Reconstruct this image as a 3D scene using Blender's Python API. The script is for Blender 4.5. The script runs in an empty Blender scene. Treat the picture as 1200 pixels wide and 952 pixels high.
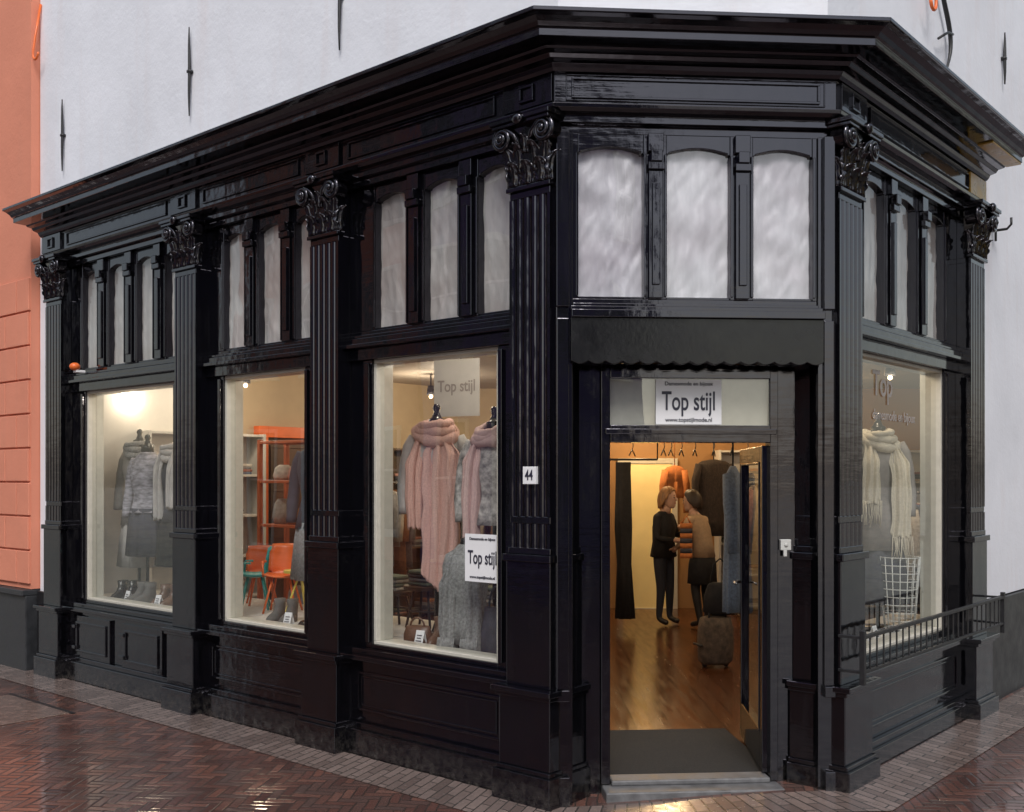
import bpy, bmesh, math, random
from mathutils import Vector, Matrix, noise
random.seed(4)
sc = bpy.context.scene
R = math.radians

# ------------------------------------------------------------------ materials
def nodes(m):
    m.use_nodes = True
    nt = m.node_tree
    for n in list(nt.nodes): nt.nodes.remove(n)
    return nt
def N(nt, t, **kw):
    n = nt.nodes.new(t)
    for k, v in kw.items(): setattr(n, k, v)
    return n
def math_n(nt, op, a, b=None, c=None):
    n = nt.nodes.new('ShaderNodeMath'); n.operation = op
    for i, x in enumerate((a, b, c)):
        if x is None: continue
        if isinstance(x, (int, float)): n.inputs[i].default_value = x
        else: nt.links.new(x, n.inputs[i])
    return n.outputs[0]
def mapped(nt, scale=(1, 1, 1), rot=(0, 0, 0)):
    tc = N(nt, 'ShaderNodeTexCoord'); mp = N(nt, 'ShaderNodeMapping')
    mp.inputs['Scale'].default_value = scale; mp.inputs['Rotation'].default_value = rot
    nt.links.new(tc.outputs['Object'], mp.inputs['Vector'])
    return mp.outputs['Vector']
def noise_n(nt, vec, scale, detail=4, rough=.55):
    n = N(nt, 'ShaderNodeTexNoise'); n.inputs['Scale'].default_value = scale
    n.inputs['Detail'].default_value = detail; n.inputs['Roughness'].default_value = rough
    nt.links.new(vec, n.inputs['Vector']); return n.outputs['Fac']
def maprange(nt, v, a, b, c, d):
    n = N(nt, 'ShaderNodeMapRange')
    n.inputs[1].default_value = a; n.inputs[2].default_value = b; n.inputs[3].default_value = c; n.inputs[4].default_value = d
    nt.links.new(v, n.inputs[0]); return n.outputs[0]
def mixcol(nt, fac, a, b, mode='MIX'):
    n = N(nt, 'ShaderNodeMix'); n.data_type = 'RGBA'; n.blend_type = mode
    if isinstance(fac, (int, float)): n.inputs[0].default_value = fac
    else: nt.links.new(fac, n.inputs[0])
    for i, x in ((6, a), (7, b)):
        if isinstance(x, tuple): n.inputs[i].default_value = (x[0], x[1], x[2], 1)
        else: nt.links.new(x, n.inputs[i])
    return n.outputs[2]
def bump_n(nt, h, strength, dist=.01):
    b = N(nt, 'ShaderNodeBump'); b.inputs['Strength'].default_value = strength; b.inputs['Distance'].default_value = dist
    nt.links.new(h, b.inputs['Height']); return b.outputs['Normal']
def principled(nt, color=None, rough=.5, metal=0, normal=None, emit=None, es=0, ior=1.5):
    p = N(nt, 'ShaderNodeBsdfPrincipled'); o = N(nt, 'ShaderNodeOutputMaterial')
    if isinstance(color, tuple): p.inputs['Base Color'].default_value = (*color[:3], 1)
    elif color is not None: nt.links.new(color, p.inputs['Base Color'])
    if isinstance(rough, (int, float)): p.inputs['Roughness'].default_value = rough
    else: nt.links.new(rough, p.inputs['Roughness'])
    p.inputs['Metallic'].default_value = metal; p.inputs['IOR'].default_value = ior
    if normal is not None: nt.links.new(normal, p.inputs['Normal'])
    if emit: p.inputs['Emission Color'].default_value = (*emit, 1); p.inputs['Emission Strength'].default_value = es
    nt.links.new(p.outputs[0], o.inputs[0]); return p
_mc = {}
def mat(name, col, rough=.6, var=.25, scale=12, bump=.15, metal=0, stretch=(1, 1, 1), bd=.004, emit=None, es=0):
    if name in _mc: return _mc[name]
    m = bpy.data.materials.new(name); nt = nodes(m)
    v = mapped(nt, stretch); f = noise_n(nt, v, scale, 5)
    c = mixcol(nt, maprange(nt, f, .3, .7, 0, 1), tuple(x * (1 - var) for x in col), tuple(min(1, x * (1 + var)) for x in col))
    nrm = bump_n(nt, noise_n(nt, v, scale * 4, 4), bump, bd) if bump else None
    r = maprange(nt, f, .3, .7, max(.03, rough * .8), min(1, rough * 1.2))
    principled(nt, c, r, metal, nrm, emit, es); _mc[name] = m; return m

def black_paint():
    m = bpy.data.materials.new('black_gloss_paint'); nt = nodes(m)
    v = mapped(nt, (9, 9, .7)); v2 = mapped(nt, (1, 1, 1)); vh = mapped(nt, (1.2, 1.2, 14))
    st = noise_n(nt, v, 2.2, 6, .6); big = noise_n(nt, v2, 2.3, 5); fine = noise_n(nt, v2, 60, 3); br = noise_n(nt, vh, 3.0, 4)
    c = mixcol(nt, maprange(nt, st, .55, .8, 0, .4), (.0025, .0025, .0035), (.013, .013, .015))
    dust = math_n(nt, 'MULTIPLY', maprange(nt, big, .5, .75, 0, 1), maprange(nt, fine, .5, .7, 0, .14))
    c = mixcol(nt, dust, c, (.05, .048, .045))
    g = N(nt, 'ShaderNodeNewGeometry'); s = N(nt, 'ShaderNodeSeparateXYZ'); nt.links.new(g.outputs['Position'], s.inputs[0])
    low = maprange(nt, s.outputs[2], .03, .20, 1, 0)
    gr = math_n(nt, 'MULTIPLY', low, maprange(nt, noise_n(nt, v2, 22, 7, .7), .42, .66, 0, .5))
    c = mixcol(nt, gr, c, (.075, .068, .06))
    r = math_n(nt, 'ADD', maprange(nt, big, .35, .7, .025, .10), maprange(nt, st, .5, .8, 0, .11))
    r = math_n(nt, 'ADD', r, math_n(nt, 'MULTIPLY', gr, .5))
    h = math_n(nt, 'ADD', noise_n(nt, v2, 6, 2), math_n(nt, 'MULTIPLY', noise_n(nt, v2, 70, 2), .05))
    h = math_n(nt, 'ADD', h, math_n(nt, 'MULTIPLY', st, .14)); h = math_n(nt, 'ADD', h, math_n(nt, 'MULTIPLY', br, .25))
    p = principled(nt, c, r, 0, bump_n(nt, h, .28, .009), ior=1.75)
    p.inputs['Specular Tint'].default_value = (.90, .88, 1.0, 1); return m
BLACK = black_paint()

def plaster(name, col, stain=(.5, .5, .5)):
    m = bpy.data.materials.new(name); nt = nodes(m)
    v = mapped(nt); vs = mapped(nt, (2.5, 2.5, .35))
    a = noise_n(nt, v, 1.2, 6); s = noise_n(nt, vs, 2.0, 7, .65); f = noise_n(nt, v, 35, 5)
    c = mixcol(nt, maprange(nt, a, .35, .7, 0, 1), col, tuple(x * .90 for x in col))
    c = mixcol(nt, maprange(nt, s, .52, .8, 0, .45), c, stain)
    h = math_n(nt, 'ADD', math_n(nt, 'MULTIPLY', noise_n(nt, v, 4, 4), 1.0), math_n(nt, 'MULTIPLY', f, .25))
    principled(nt, c, .8, 0, bump_n(nt, h, .35, .02)); return m
WHITEWALL = plaster('white_plaster', (.76, .78, .84), (.66, .60, .61))
ORANGEWALL = plaster('orange_plaster', (.70, .26, .165), (.58, .24, .16))
CREAMPAINT = mat('cream_gloss_paint', (.50, .48, .42), .35, .06, 20, .05)
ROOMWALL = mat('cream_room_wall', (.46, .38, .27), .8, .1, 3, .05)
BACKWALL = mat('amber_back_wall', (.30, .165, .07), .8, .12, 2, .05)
CEIL = mat('white_ceiling', (.42, .38, .33), .8, .05, 3, .05)
DISPLAY = mat('white_display_board', (.55, .54, .52), .5, .06, 8, .05)
IRON = mat('black_iron', (.015, .015, .017), .45, .3, 40, .3)
STONE = mat('grey_threshold_stone', (.12, .12, .125), .5, .35, 14, .5)
RUBBER = mat('dark_entrance_mat', (.013, .014, .016), .85, .3, 150, .8)
CHROME = mat('brushed_steel', (.5, .5, .5), .25, .1, 30, .05, 1)
WHITE = mat('white_sign_face', (.78, .78, .8), .35, .02, 10, 0)
DARKTXT = mat('dark_sign_lettering', (.03, .03, .05), .4, .02, 10, 0)
LETTER = mat('pale_window_lettering', (.30, .27, .25), .5, .02, 10, 0)
YELLOWREFL = mat('yellow_reflection_paint', (.55, .33, .05), .3, .15, 10, .1)  # colour of a yellow building's reflection, painted on
ORANGEP = mat('orange_plastic', (.75, .15, .03), .35, .08, 10, .02)
TEAL = mat('teal_plastic', (.03, .38, .38), .35, .08, 10, .02)
YELLOWP = mat('yellow_paint_metal', (.65, .5, .1), .4, .1, 10, .02)
WOODD = mat('dark_wood', (.07, .035, .018), .4, .3, 6, .2, 0, (1, 1, 8))
BRICKC = mat('chimney_brick', (.25, .1, .07), .8, .3, 12, .3)

def glassmat(name, f0=.06, tint=(.93, .95, .94), wob=.12):
    m = bpy.data.materials.new(name); nt = nodes(m)
    g = N(nt, 'ShaderNodeNewGeometry'); d = N(nt, 'ShaderNodeVectorMath', operation='DOT_PRODUCT')
    nt.links.new(g.outputs['Normal'], d.inputs[0]); nt.links.new(g.outputs['Incoming'], d.inputs[1])
    x = math_n(nt, 'SUBTRACT', 1.0, math_n(nt, 'ABSOLUTE', d.outputs['Value']))
    F = math_n(nt, 'MULTIPLY_ADD', math_n(nt, 'POWER', x, 5.0), 1 - f0, f0)
    t = N(nt, 'ShaderNodeBsdfTransparent'); t.inputs[0].default_value = (*tint, 1)
    gl = N(nt, 'ShaderNodeBsdfGlossy'); gl.inputs['Roughness'].default_value = .01
    nz = noise_n(nt, mapped(nt), 1.3, 1)
    nt.links.new(bump_n(nt, nz, wob, .02), gl.inputs['Normal'])
    mx = N(nt, 'ShaderNodeMixShader'); o = N(nt, 'ShaderNodeOutputMaterial')
    nt.links.new(F, mx.inputs[0]); nt.links.new(t.outputs[0], mx.inputs[1]); nt.links.new(gl.outputs[0], mx.inputs[2])
    nt.links.new(mx.outputs[0], o.inputs[0]); return m
GLASS = glassmat('window_glass', .17, (.92, .94, .93))
GLASS2 = glassmat('old_pane_glass', .13, (.94, .94, .96), .6)

def sheer(name, c1, c2, c3):
    m = bpy.data.materials.new(name); nt = nodes(m)
    v = mapped(nt, (1, 1, .25)); v2 = mapped(nt)
    w = noise_n(nt, v, 14, 5, .6); b = noise_n(nt, v2, 2.2, 4)
    c = mixcol(nt, maprange(nt, w, .35, .65, 0, 1), c1, c2)
    c = mixcol(nt, maprange(nt, b, .4, .65, 0, .75), c, c3)
    principled(nt, c, .45, 0, bump_n(nt, noise_n(nt, mapped(nt, (1, 1, .4)), 30, 4, .6), .5, .006)); return m
FROST = sheer('pleated_sheer_curtain', (.52, .52, .54), (.70, .70, .72), (.38, .34, .37))
FROSTW = sheer('cream_sheer_curtain', (.46, .46, .44), (.60, .59, .55), (.36, .31, .28))

def woodfloor():
    m = bpy.data.materials.new('oak_floor_boards'); nt = nodes(m)
    v = mapped(nt, (1, 1, 1), (0, 0, R(90)))
    b = N(nt, 'ShaderNodeTexBrick'); nt.links.new(v, b.inputs['Vector'])
    b.inputs['Scale'].default_value = 1; b.inputs['Brick Width'].default_value = 1.3; b.inputs['Row Height'].default_value = .12
    b.inputs['Mortar Size'].default_value = .004; b.inputs['Color1'].default_value = (.13, .042, .013, 1); b.inputs['Color2'].default_value = (.075, .025, .009, 1)
    b.inputs['Mortar'].default_value = (.015, .006, .003, 1)
    g = noise_n(nt, mapped(nt, (10, 1, 1)), 2, 5)
    c = mixcol(nt, maprange(nt, g, .3, .7, 0, .4), b.outputs['Color'], (.045, .017, .008))
    principled(nt, c, maprange(nt, g, .3, .7, .16, .28), 0, bump_n(nt, g, .04, .003)); return m
WOODF = woodfloor()

def paving():
    m = bpy.data.materials.new('wet_herringbone_clinker'); nt = nodes(m)
    C = .056; n = 3.0
    tc = N(nt, 'ShaderNodeTexCoord'); mp = N(nt, 'ShaderNodeMapping')
    mp.inputs['Scale'].default_value = (1 / C,) * 3; mp.inputs['Rotation'].default_value = (0, 0, R(6))
    nt.links.new(tc.outputs['Object'], mp.inputs['Vector'])
    wob = N(nt, 'ShaderNodeTexNoise'); wob.inputs['Scale'].default_value = 3.0; nt.links.new(tc.outputs['Object'], wob.inputs['Vector'])
    sc_ = N(nt, 'ShaderNodeVectorMath', operation='SCALE'); sc_.inputs['Scale'].default_value = .7
    nt.links.new(wob.outputs['Color'], sc_.inputs[0])
    ad = N(nt, 'ShaderNodeVectorMath', operation='ADD'); nt.links.new(mp.outputs[0], ad.inputs[0]); nt.links.new(sc_.outputs[0], ad.inputs[1])
    s = N(nt, 'ShaderNodeSeparateXYZ'); nt.links.new(ad.outputs[0], s.inputs[0])
    x, y = s.outputs[0], s.outputs[1]
    ix = math_n(nt, 'FLOOR', x); iy = math_n(nt, 'FLOOR', y)
    fx = math_n(nt, 'SUBTRACT', x, ix); fy = math_n(nt, 'SUBTRACT', y, iy)
    k = math_n(nt, 'FLOORED_MODULO', math_n(nt, 'SUBTRACT', ix, iy), 2 * n)
    k = math_n(nt, 'ROUND', k)
    isV = math_n(nt, 'GREATER_THAN', k, n - .5); isH = math_n(nt, 'SUBTRACT', 1.0, isV)
    offH = math_n(nt, 'MULTIPLY', isH, k)
    offV = math_n(nt, 'MULTIPLY', isV, math_n(nt, 'SUBTRACT', 2 * n - 1, k))
    lx = math_n(nt, 'ADD', fx, offH); ly = math_n(nt, 'ADD', fy, offV)
    LX = math_n(nt, 'MULTIPLY_ADD', isH, n - 1, 1.0); LY = math_n(nt, 'MULTIPLY_ADD', isV, n - 1, 1.0)
    ed = math_n(nt, 'MINIMUM', math_n(nt, 'MINIMUM', lx, math_n(nt, 'SUBTRACT', LX, lx)), math_n(nt, 'MINIMUM', ly, math_n(nt, 'SUBTRACT', LY, ly)))
    cb = N(nt, 'ShaderNodeCombineXYZ'); nt.links.new(math_n(nt, 'SUBTRACT', ix, offH), cb.inputs[0]); nt.links.new(math_n(nt, 'SUBTRACT', iy, offV), cb.inputs[1])
    wn = N(nt, 'ShaderNodeTexWhiteNoise'); wn.noise_dimensions = '3D'; nt.links.new(cb.outputs[0], wn.inputs['Vector'])
    cr = N(nt, 'ShaderNodeValToRGB'); nt.links.new(wn.outputs['Value'], cr.inputs[0])
    e = cr.color_ramp.elements; e[0].color = (.075, .038, .033, 1); e[1].color = (.20, .10, .078, 1)
    for p, c in ((.35, (.13, .058, .046, 1)), (.6, (.105, .068, .06, 1)), (.8, (.165, .07, .052, 1))):
        z = cr.color_ramp.elements.new(p); z.color = c
    v2 = mapped(nt); f = noise_n(nt, v2, 40, 5); big = noise_n(nt, v2, .7, 5); mid = noise_n(nt, v2, 3.5, 5)
    c = mixcol(nt, maprange(nt, f, .35, .7, 0, .45), cr.outputs[0], (.075, .057, .053))
    joint = maprange(nt, ed, .03, .12, 1, 0)
    c = mixcol(nt, joint, c, (.04, .034, .03))
    c = mixcol(nt, maprange(nt, big, .45, .7, 0, .35), c, (.05, .033, .03))
    wet = math_n(nt, 'ADD', math_n(nt, 'MULTIPLY', big, .5), math_n(nt, 'MULTIPLY', mid, .5))
    rough = math_n(nt, 'ADD', maprange(nt, wet, .42, .54, .20, .03), math_n(nt, 'MULTIPLY', f, .08))
    h = math_n(nt, 'ADD', maprange(nt, ed, .0, .16, 0, 1), math_n(nt, 'MULTIPLY', f, .18))
    h = math_n(nt, 'ADD', h, math_n(nt, 'MULTIPLY', wn.outputs['Value'], .3))
    principled(nt, c, rough, 0, bump_n(nt, h, .24, .004), ior=1.6); return m
PAVE = paving()
def bandmat():
    m = bpy.data.materials.new('grey_brick_band'); nt = nodes(m)
    tc = N(nt, 'ShaderNodeTexCoord')
    b = N(nt, 'ShaderNodeTexBrick'); nt.links.new(tc.outputs['UV'], b.inputs['Vector'])
    b.inputs['Scale'].default_value = 1; b.inputs['Brick Width'].default_value = .21; b.inputs['Row Height'].default_value = .065
    b.inputs['Mortar Size'].default_value = .005; b.inputs['Color1'].default_value = (.25, .19, .17, 1); b.inputs['Color2'].default_value = (.13, .095, .085, 1)
    b.inputs['Mortar'].default_value = (.05, .045, .04, 1)
    f = noise_n(nt, mapped(nt), 25, 5)
    c = mixcol(nt, maprange(nt, f, .35, .7, 0, .5), b.outputs['Color'], (.10, .082, .076))
    h = math_n(nt, 'SUBTRACT', math_n(nt, 'MULTIPLY', f, .4), b.outputs['Fac'])
    principled(nt, c, maprange(nt, f, .3, .7, .10, .30), 0, bump_n(nt, h, .4, .005)); return m
BAND = bandmat()
def brickwall(name, c1, c2):
    m = bpy.data.materials.new(name); nt = nodes(m)
    tc = N(nt, 'ShaderNodeTexCoord'); s = N(nt, 'ShaderNodeSeparateXYZ'); nt.links.new(tc.outputs['Object'], s.inputs[0])
    cb = N(nt, 'ShaderNodeCombineXYZ'); nt.links.new(math_n(nt, 'ADD', s.outputs[0], s.outputs[1]), cb.inputs[0]); nt.links.new(s.outputs[2], cb.inputs[1])
    b = N(nt, 'ShaderNodeTexBrick'); nt.links.new(cb.outputs[0], b.inputs['Vector']); b.inputs['Scale'].default_value = 1
    b.inputs['Brick Width'].default_value = .22; b.inputs['Row Height'].default_value = .065; b.inputs['Mortar Size'].default_value = .008
    b.inputs['Color1'].default_value = (*c1, 1); b.inputs['Color2'].default_value = (*c2, 1); b.inputs['Mortar'].default_value = (.3, .28, .25, 1)
    principled(nt, b.outputs['Color'], .85); return m

# ------------------------------------------------------------------ geometry helpers
class Frame:
    def __init__(s, o, e, n=None):
        s.o = Vector((o[0], o[1], 0)); s.e = Vector((e[0], e[1], 0)).normalized()
        s.n = Vector((n[0], n[1], 0)) if n else Vector((s.e.y, -s.e.x, 0))
    def p(s, u, d, z): return s.o + s.e * u + s.n * d + Vector((0, 0, z))
def ang(x, y, deg):
    a = R(deg); n = (math.cos(a), math.sin(a)); return Frame((x, y), (-n[1], n[0]))

def group(name, loc=(0, 0, 0)):
    e = bpy.data.objects.new(name, None); e.location = loc; e.empty_display_size = .2
    sc.collection.objects.link(e); e['L'] = list(loc); return e
def link(o, parent):
    sc.collection.objects.link(o)
    if parent:
        o.parent = parent; o.matrix_parent_inverse = Matrix.Translation(Vector(parent['L'])).inverted()
class Mesh:
    def __init__(s): s.v = []; s.f = []; s.mi = []
    def add(s, vs, fs, mi=0):
        b = len(s.v); s.v += [Vector(x) for x in vs]
        for f in fs: s.f.append([b + i for i in f]); s.mi.append(mi)
    def box(s, F, u0, u1, d0, d1, z0, z1, mi=0):
        P = [F.p(u, d, z) for z in (z0, z1) for (u, d) in ((u0, d0), (u1, d0), (u1, d1), (u0, d1))]
        s.add(P, [(0, 1, 2, 3), (4, 5, 6, 7), (0, 1, 5, 4), (1, 2, 6, 5), (2, 3, 7, 6), (3, 0, 4, 7)], mi)
    def poly(s, F, pts, d0, d1, mi=0):
        n = len(pts)
        P = [F.p(u, d0, z) for u, z in pts] + [F.p(u, d1, z) for u, z in pts]
        s.add(P, [tuple(range(n)), tuple(range(n, 2 * n))] + [(i, (i + 1) % n, n + (i + 1) % n, n + i) for i in range(n)], mi)
    def prism(s, pts, z0, z1, mi=0):
        n = len(pts)
        P = [(p[0], p[1], z0) for p in pts] + [(p[0], p[1], z1) for p in pts]
        s.add(P, [tuple(range(n)), tuple(range(n, 2 * n))] + [(i, (i + 1) % n, n + (i + 1) % n, n + i) for i in range(n)], mi)
    def plan(s, F, pts, z0, z1, mi=0):
        s.prism([F.p(u, d, 0) for u, d in pts], z0, z1, mi)
    def ring(s, F, u0, u1, z0, z1, w, d0, d1, mi=0):
        s.box(F, u0, u1, d0, d1, z0, z0 + w, mi); s.box(F, u0, u1, d0, d1, z1 - w, z1, mi)
        s.box(F, u0, u0 + w, d0, d1, z0 + w, z1 - w, mi); s.box(F, u1 - w, u1, d0, d1, z0 + w, z1 - w, mi)
    def tube(s, pts, rad, seg=8, mi=0):
        pts = [Vector(p) for p in pts]; n = len(pts)
        rr = rad if isinstance(rad, (list, tuple)) else [rad] * n
        base = len(s.v); up = None
        for i, p in enumerate(pts):
            t = (pts[min(i + 1, n - 1)] - pts[max(i - 1, 0)]).normalized()
            if up is None: up = t.orthogonal().normalized()
            up = (up - t * up.dot(t))
            up = up.normalized() if up.length > 1e-6 else t.orthogonal().normalized()
            b = t.cross(up)
            for k in range(seg):
                a = 2 * math.pi * k / seg; s.v.append(p + (up * math.cos(a) + b * math.sin(a)) * rr[i])
        for i in range(n - 1):
            for k in range(seg):
                k2 = (k + 1) % seg
                s.f.append([base + i * seg + k, base + i * seg + k2, base + (i + 1) * seg + k2, base + (i + 1) * seg + k]); s.mi.append(mi)
        s.f.append([base + k for k in range(seg)]); s.mi.append(mi)
        s.f.append([base + (n - 1) * seg + k for k in range(seg)]); s.mi.append(mi)
    def ball(s, c, r, seg=12, mi=0, F=None):
        rx, ry, rz = (r, r, r) if isinstance(r, (int, float)) else r
        c = Vector(c); e = F.e if F else Vector((1, 0, 0)); n = F.n if F else Vector((0, 1, 0))
        rings = seg // 2 + 1; base = len(s.v)
        for i in range(rings + 1):
            th = math.pi * i / rings
            for k in range(seg):
                a = 2 * math.pi * k / seg
                s.v.append(c + e * rx * math.sin(th) * math.cos(a) + n * ry * math.sin(th) * math.sin(a) + Vector((0, 0, rz * math.cos(th))))
        for i in range(rings):
            for k in range(seg):
                k2 = (k + 1) % seg
                s.f.append([base + i * seg + k, base + i * seg + k2, base + (i + 1) * seg + k2, base + (i + 1) * seg + k]); s.mi.append(mi)
    def loft(s, F, rings, seg=40, folds=0, k=9, ph=0, cap=True, mi=0, nz=0.0):
        base = len(s.v)
        for (z, ru, rd, cu, cd, fa) in rings:
            for i in range(seg):
                a = 2 * math.pi * i / seg
                q = 1 + folds * fa * (math.sin(k * a + ph + z * 2) + .5 * math.sin((k * 1.7 // 1) * a + ph * 2 + z * 5))
                if nz: q += nz * noise.noise(Vector((math.cos(a) * 3 + ph, math.sin(a) * 3, z * 7)))
                s.v.append(F.p(cu + ru * q * math.cos(a), cd + rd * q * math.sin(a), z))
        n = len(rings)
        for j in range(n - 1):
            for i in range(seg):
                i2 = (i + 1) % seg
                s.f.append([base + j * seg + i, base + j * seg + i2, base + (j + 1) * seg + i2, base + (j + 1) * seg + i]); s.mi.append(mi)
        if cap:
            s.f.append([base + i for i in range(seg)]); s.mi.append(mi)
            s.f.append([base + (n - 1) * seg + i for i in range(seg)]); s.mi.append(mi)
    def obj(s, name, parent, mats, bevel=0, smooth=False, solid=0, sub=0, seg=2):
        me = bpy.data.meshes.new(name); me.from_pydata([tuple(v) for v in s.v], [], s.f)
        if not isinstance(mats, (list, tuple)): mats = [mats]
        for m in mats: me.materials.append(m)
        for i, p in enumerate(me.polygons): p.material_index = s.mi[i]; p.use_smooth = smooth
        bm = bmesh.new(); bm.from_mesh(me)
        if smooth: bmesh.ops.remove_doubles(bm, verts=bm.verts, dist=1e-5)
        bmesh.ops.recalc_face_normals(bm, faces=bm.faces); bm.to_mesh(me); bm.free()
        o = bpy.data.objects.new(name, me); link(o, parent)
        if solid:
            q = o.modifiers.new('s', 'SOLIDIFY'); q.thickness = solid; q.offset = 0
        if sub:
            q = o.modifiers.new('u', 'SUBSURF'); q.levels = sub; q.render_levels = sub
        if bevel:
            q = o.modifiers.new('b', 'BEVEL'); q.width = bevel; q.segments = seg; q.limit_method = 'ANGLE'; q.angle_limit = R(35); q.harden_normals = False
        return o
def text(s, parent, F, u, d, z, size, m, right, xs=1.0, ext=.001, align='CENTER', name='lettering'):
    c = bpy.data.curves.new(name, 'FONT'); c.body = s; c.size = size; c.extrude = ext; c.align_x = align; c.align_y = 'CENTER'
    c.materials.append(m); c.offset = size * .012
    o = bpy.data.objects.new(name, c); link(o, parent)
    r = Vector(right).normalized(); n = F.n; up = Vector((0, 0, 1))
    M = Matrix((r * xs, up, n)).transposed().to_4x4(); M.translation = F.p(u, d, z)
    o.matrix_basis = M
    return o

# ------------------------------------------------------------------ layout
dL = Vector((-.757, .6534, 0)).normalized(); dR = Vector((.6534, .757, 0)).normalized(); dC = Vector((.9973, .0732, 0)).normalized()
nL = -dR; nR = -dL; nC = Vector((dC.y, -dC.x, 0))
V0 = Vector((.226, 5.544, 0)); V1 = V0 + dC * 1.533
FL = Frame(V0, dL, (nL.x, nL.y)); FC = Frame(V0, dC, (nC.x, nC.y)); FR = Frame(V1, dR, (nR.x, nR.y))
FLOOR = .065
def miter(n1, n2):
    b = (n1 + n2).normalized(); return b / b.dot(n1)
mV0 = miter(nL, nC); mV1 = miter(nC, nR)

shop = group('corner_shop_building', (V0.x, V0.y, 0))

def sweep(mesh, prof, uL, sR, mi=0):
    pts = [(FL.p(uL, 0, 0), nL), (V0, mV0), (V1, mV1), (FR.p(sR, 0, 0), nR)]
    n = len(prof); base = len(mesh.v)
    for P, m in pts:
        for d, z in prof: mesh.v.append(P + m * d + Vector((0, 0, z)))
    for i in range(3):
        for j in range(n):
            j2 = (j + 1) % n
            mesh.f.append([base + i * n + j, base + i * n + j2, base + (i + 1) * n + j2, base + (i + 1) * n + j]); mesh.mi.append(mi)
    mesh.f.append([base + j for j in range(n)]); mesh.mi.append(mi)
    mesh.f.append([base + 3 * n + j for j in range(n)]); mesh.mi.append(mi)

ent = Mesh()
prof = [(-.3, 3.60), (-.06, 3.60), (-.06, 3.635), (-.045, 3.645), (-.03, 3.65), (-.03, 3.69), (.01, 3.695), (.03, 3.71), (.035, 3.73), (0, 3.738),
        (0, 3.895), (.02, 3.9), (.035, 3.915), (.045, 3.935), (.085, 3.945), (.10, 3.965), (.14, 3.972), (.15, 3.982), (.26, 3.985), (.26, 4.022),
        (.275, 4.028), (.29, 4.045), (.32, 4.062), (.345, 4.07), (.354, 4.072), (.354, 4.092), (.30, 4.105), (-.3, 4.17)]
sweep(ent, prof, 5.86, 2.56)
ent.obj('cornice_and_entablature', shop, BLACK, .0025)

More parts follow.
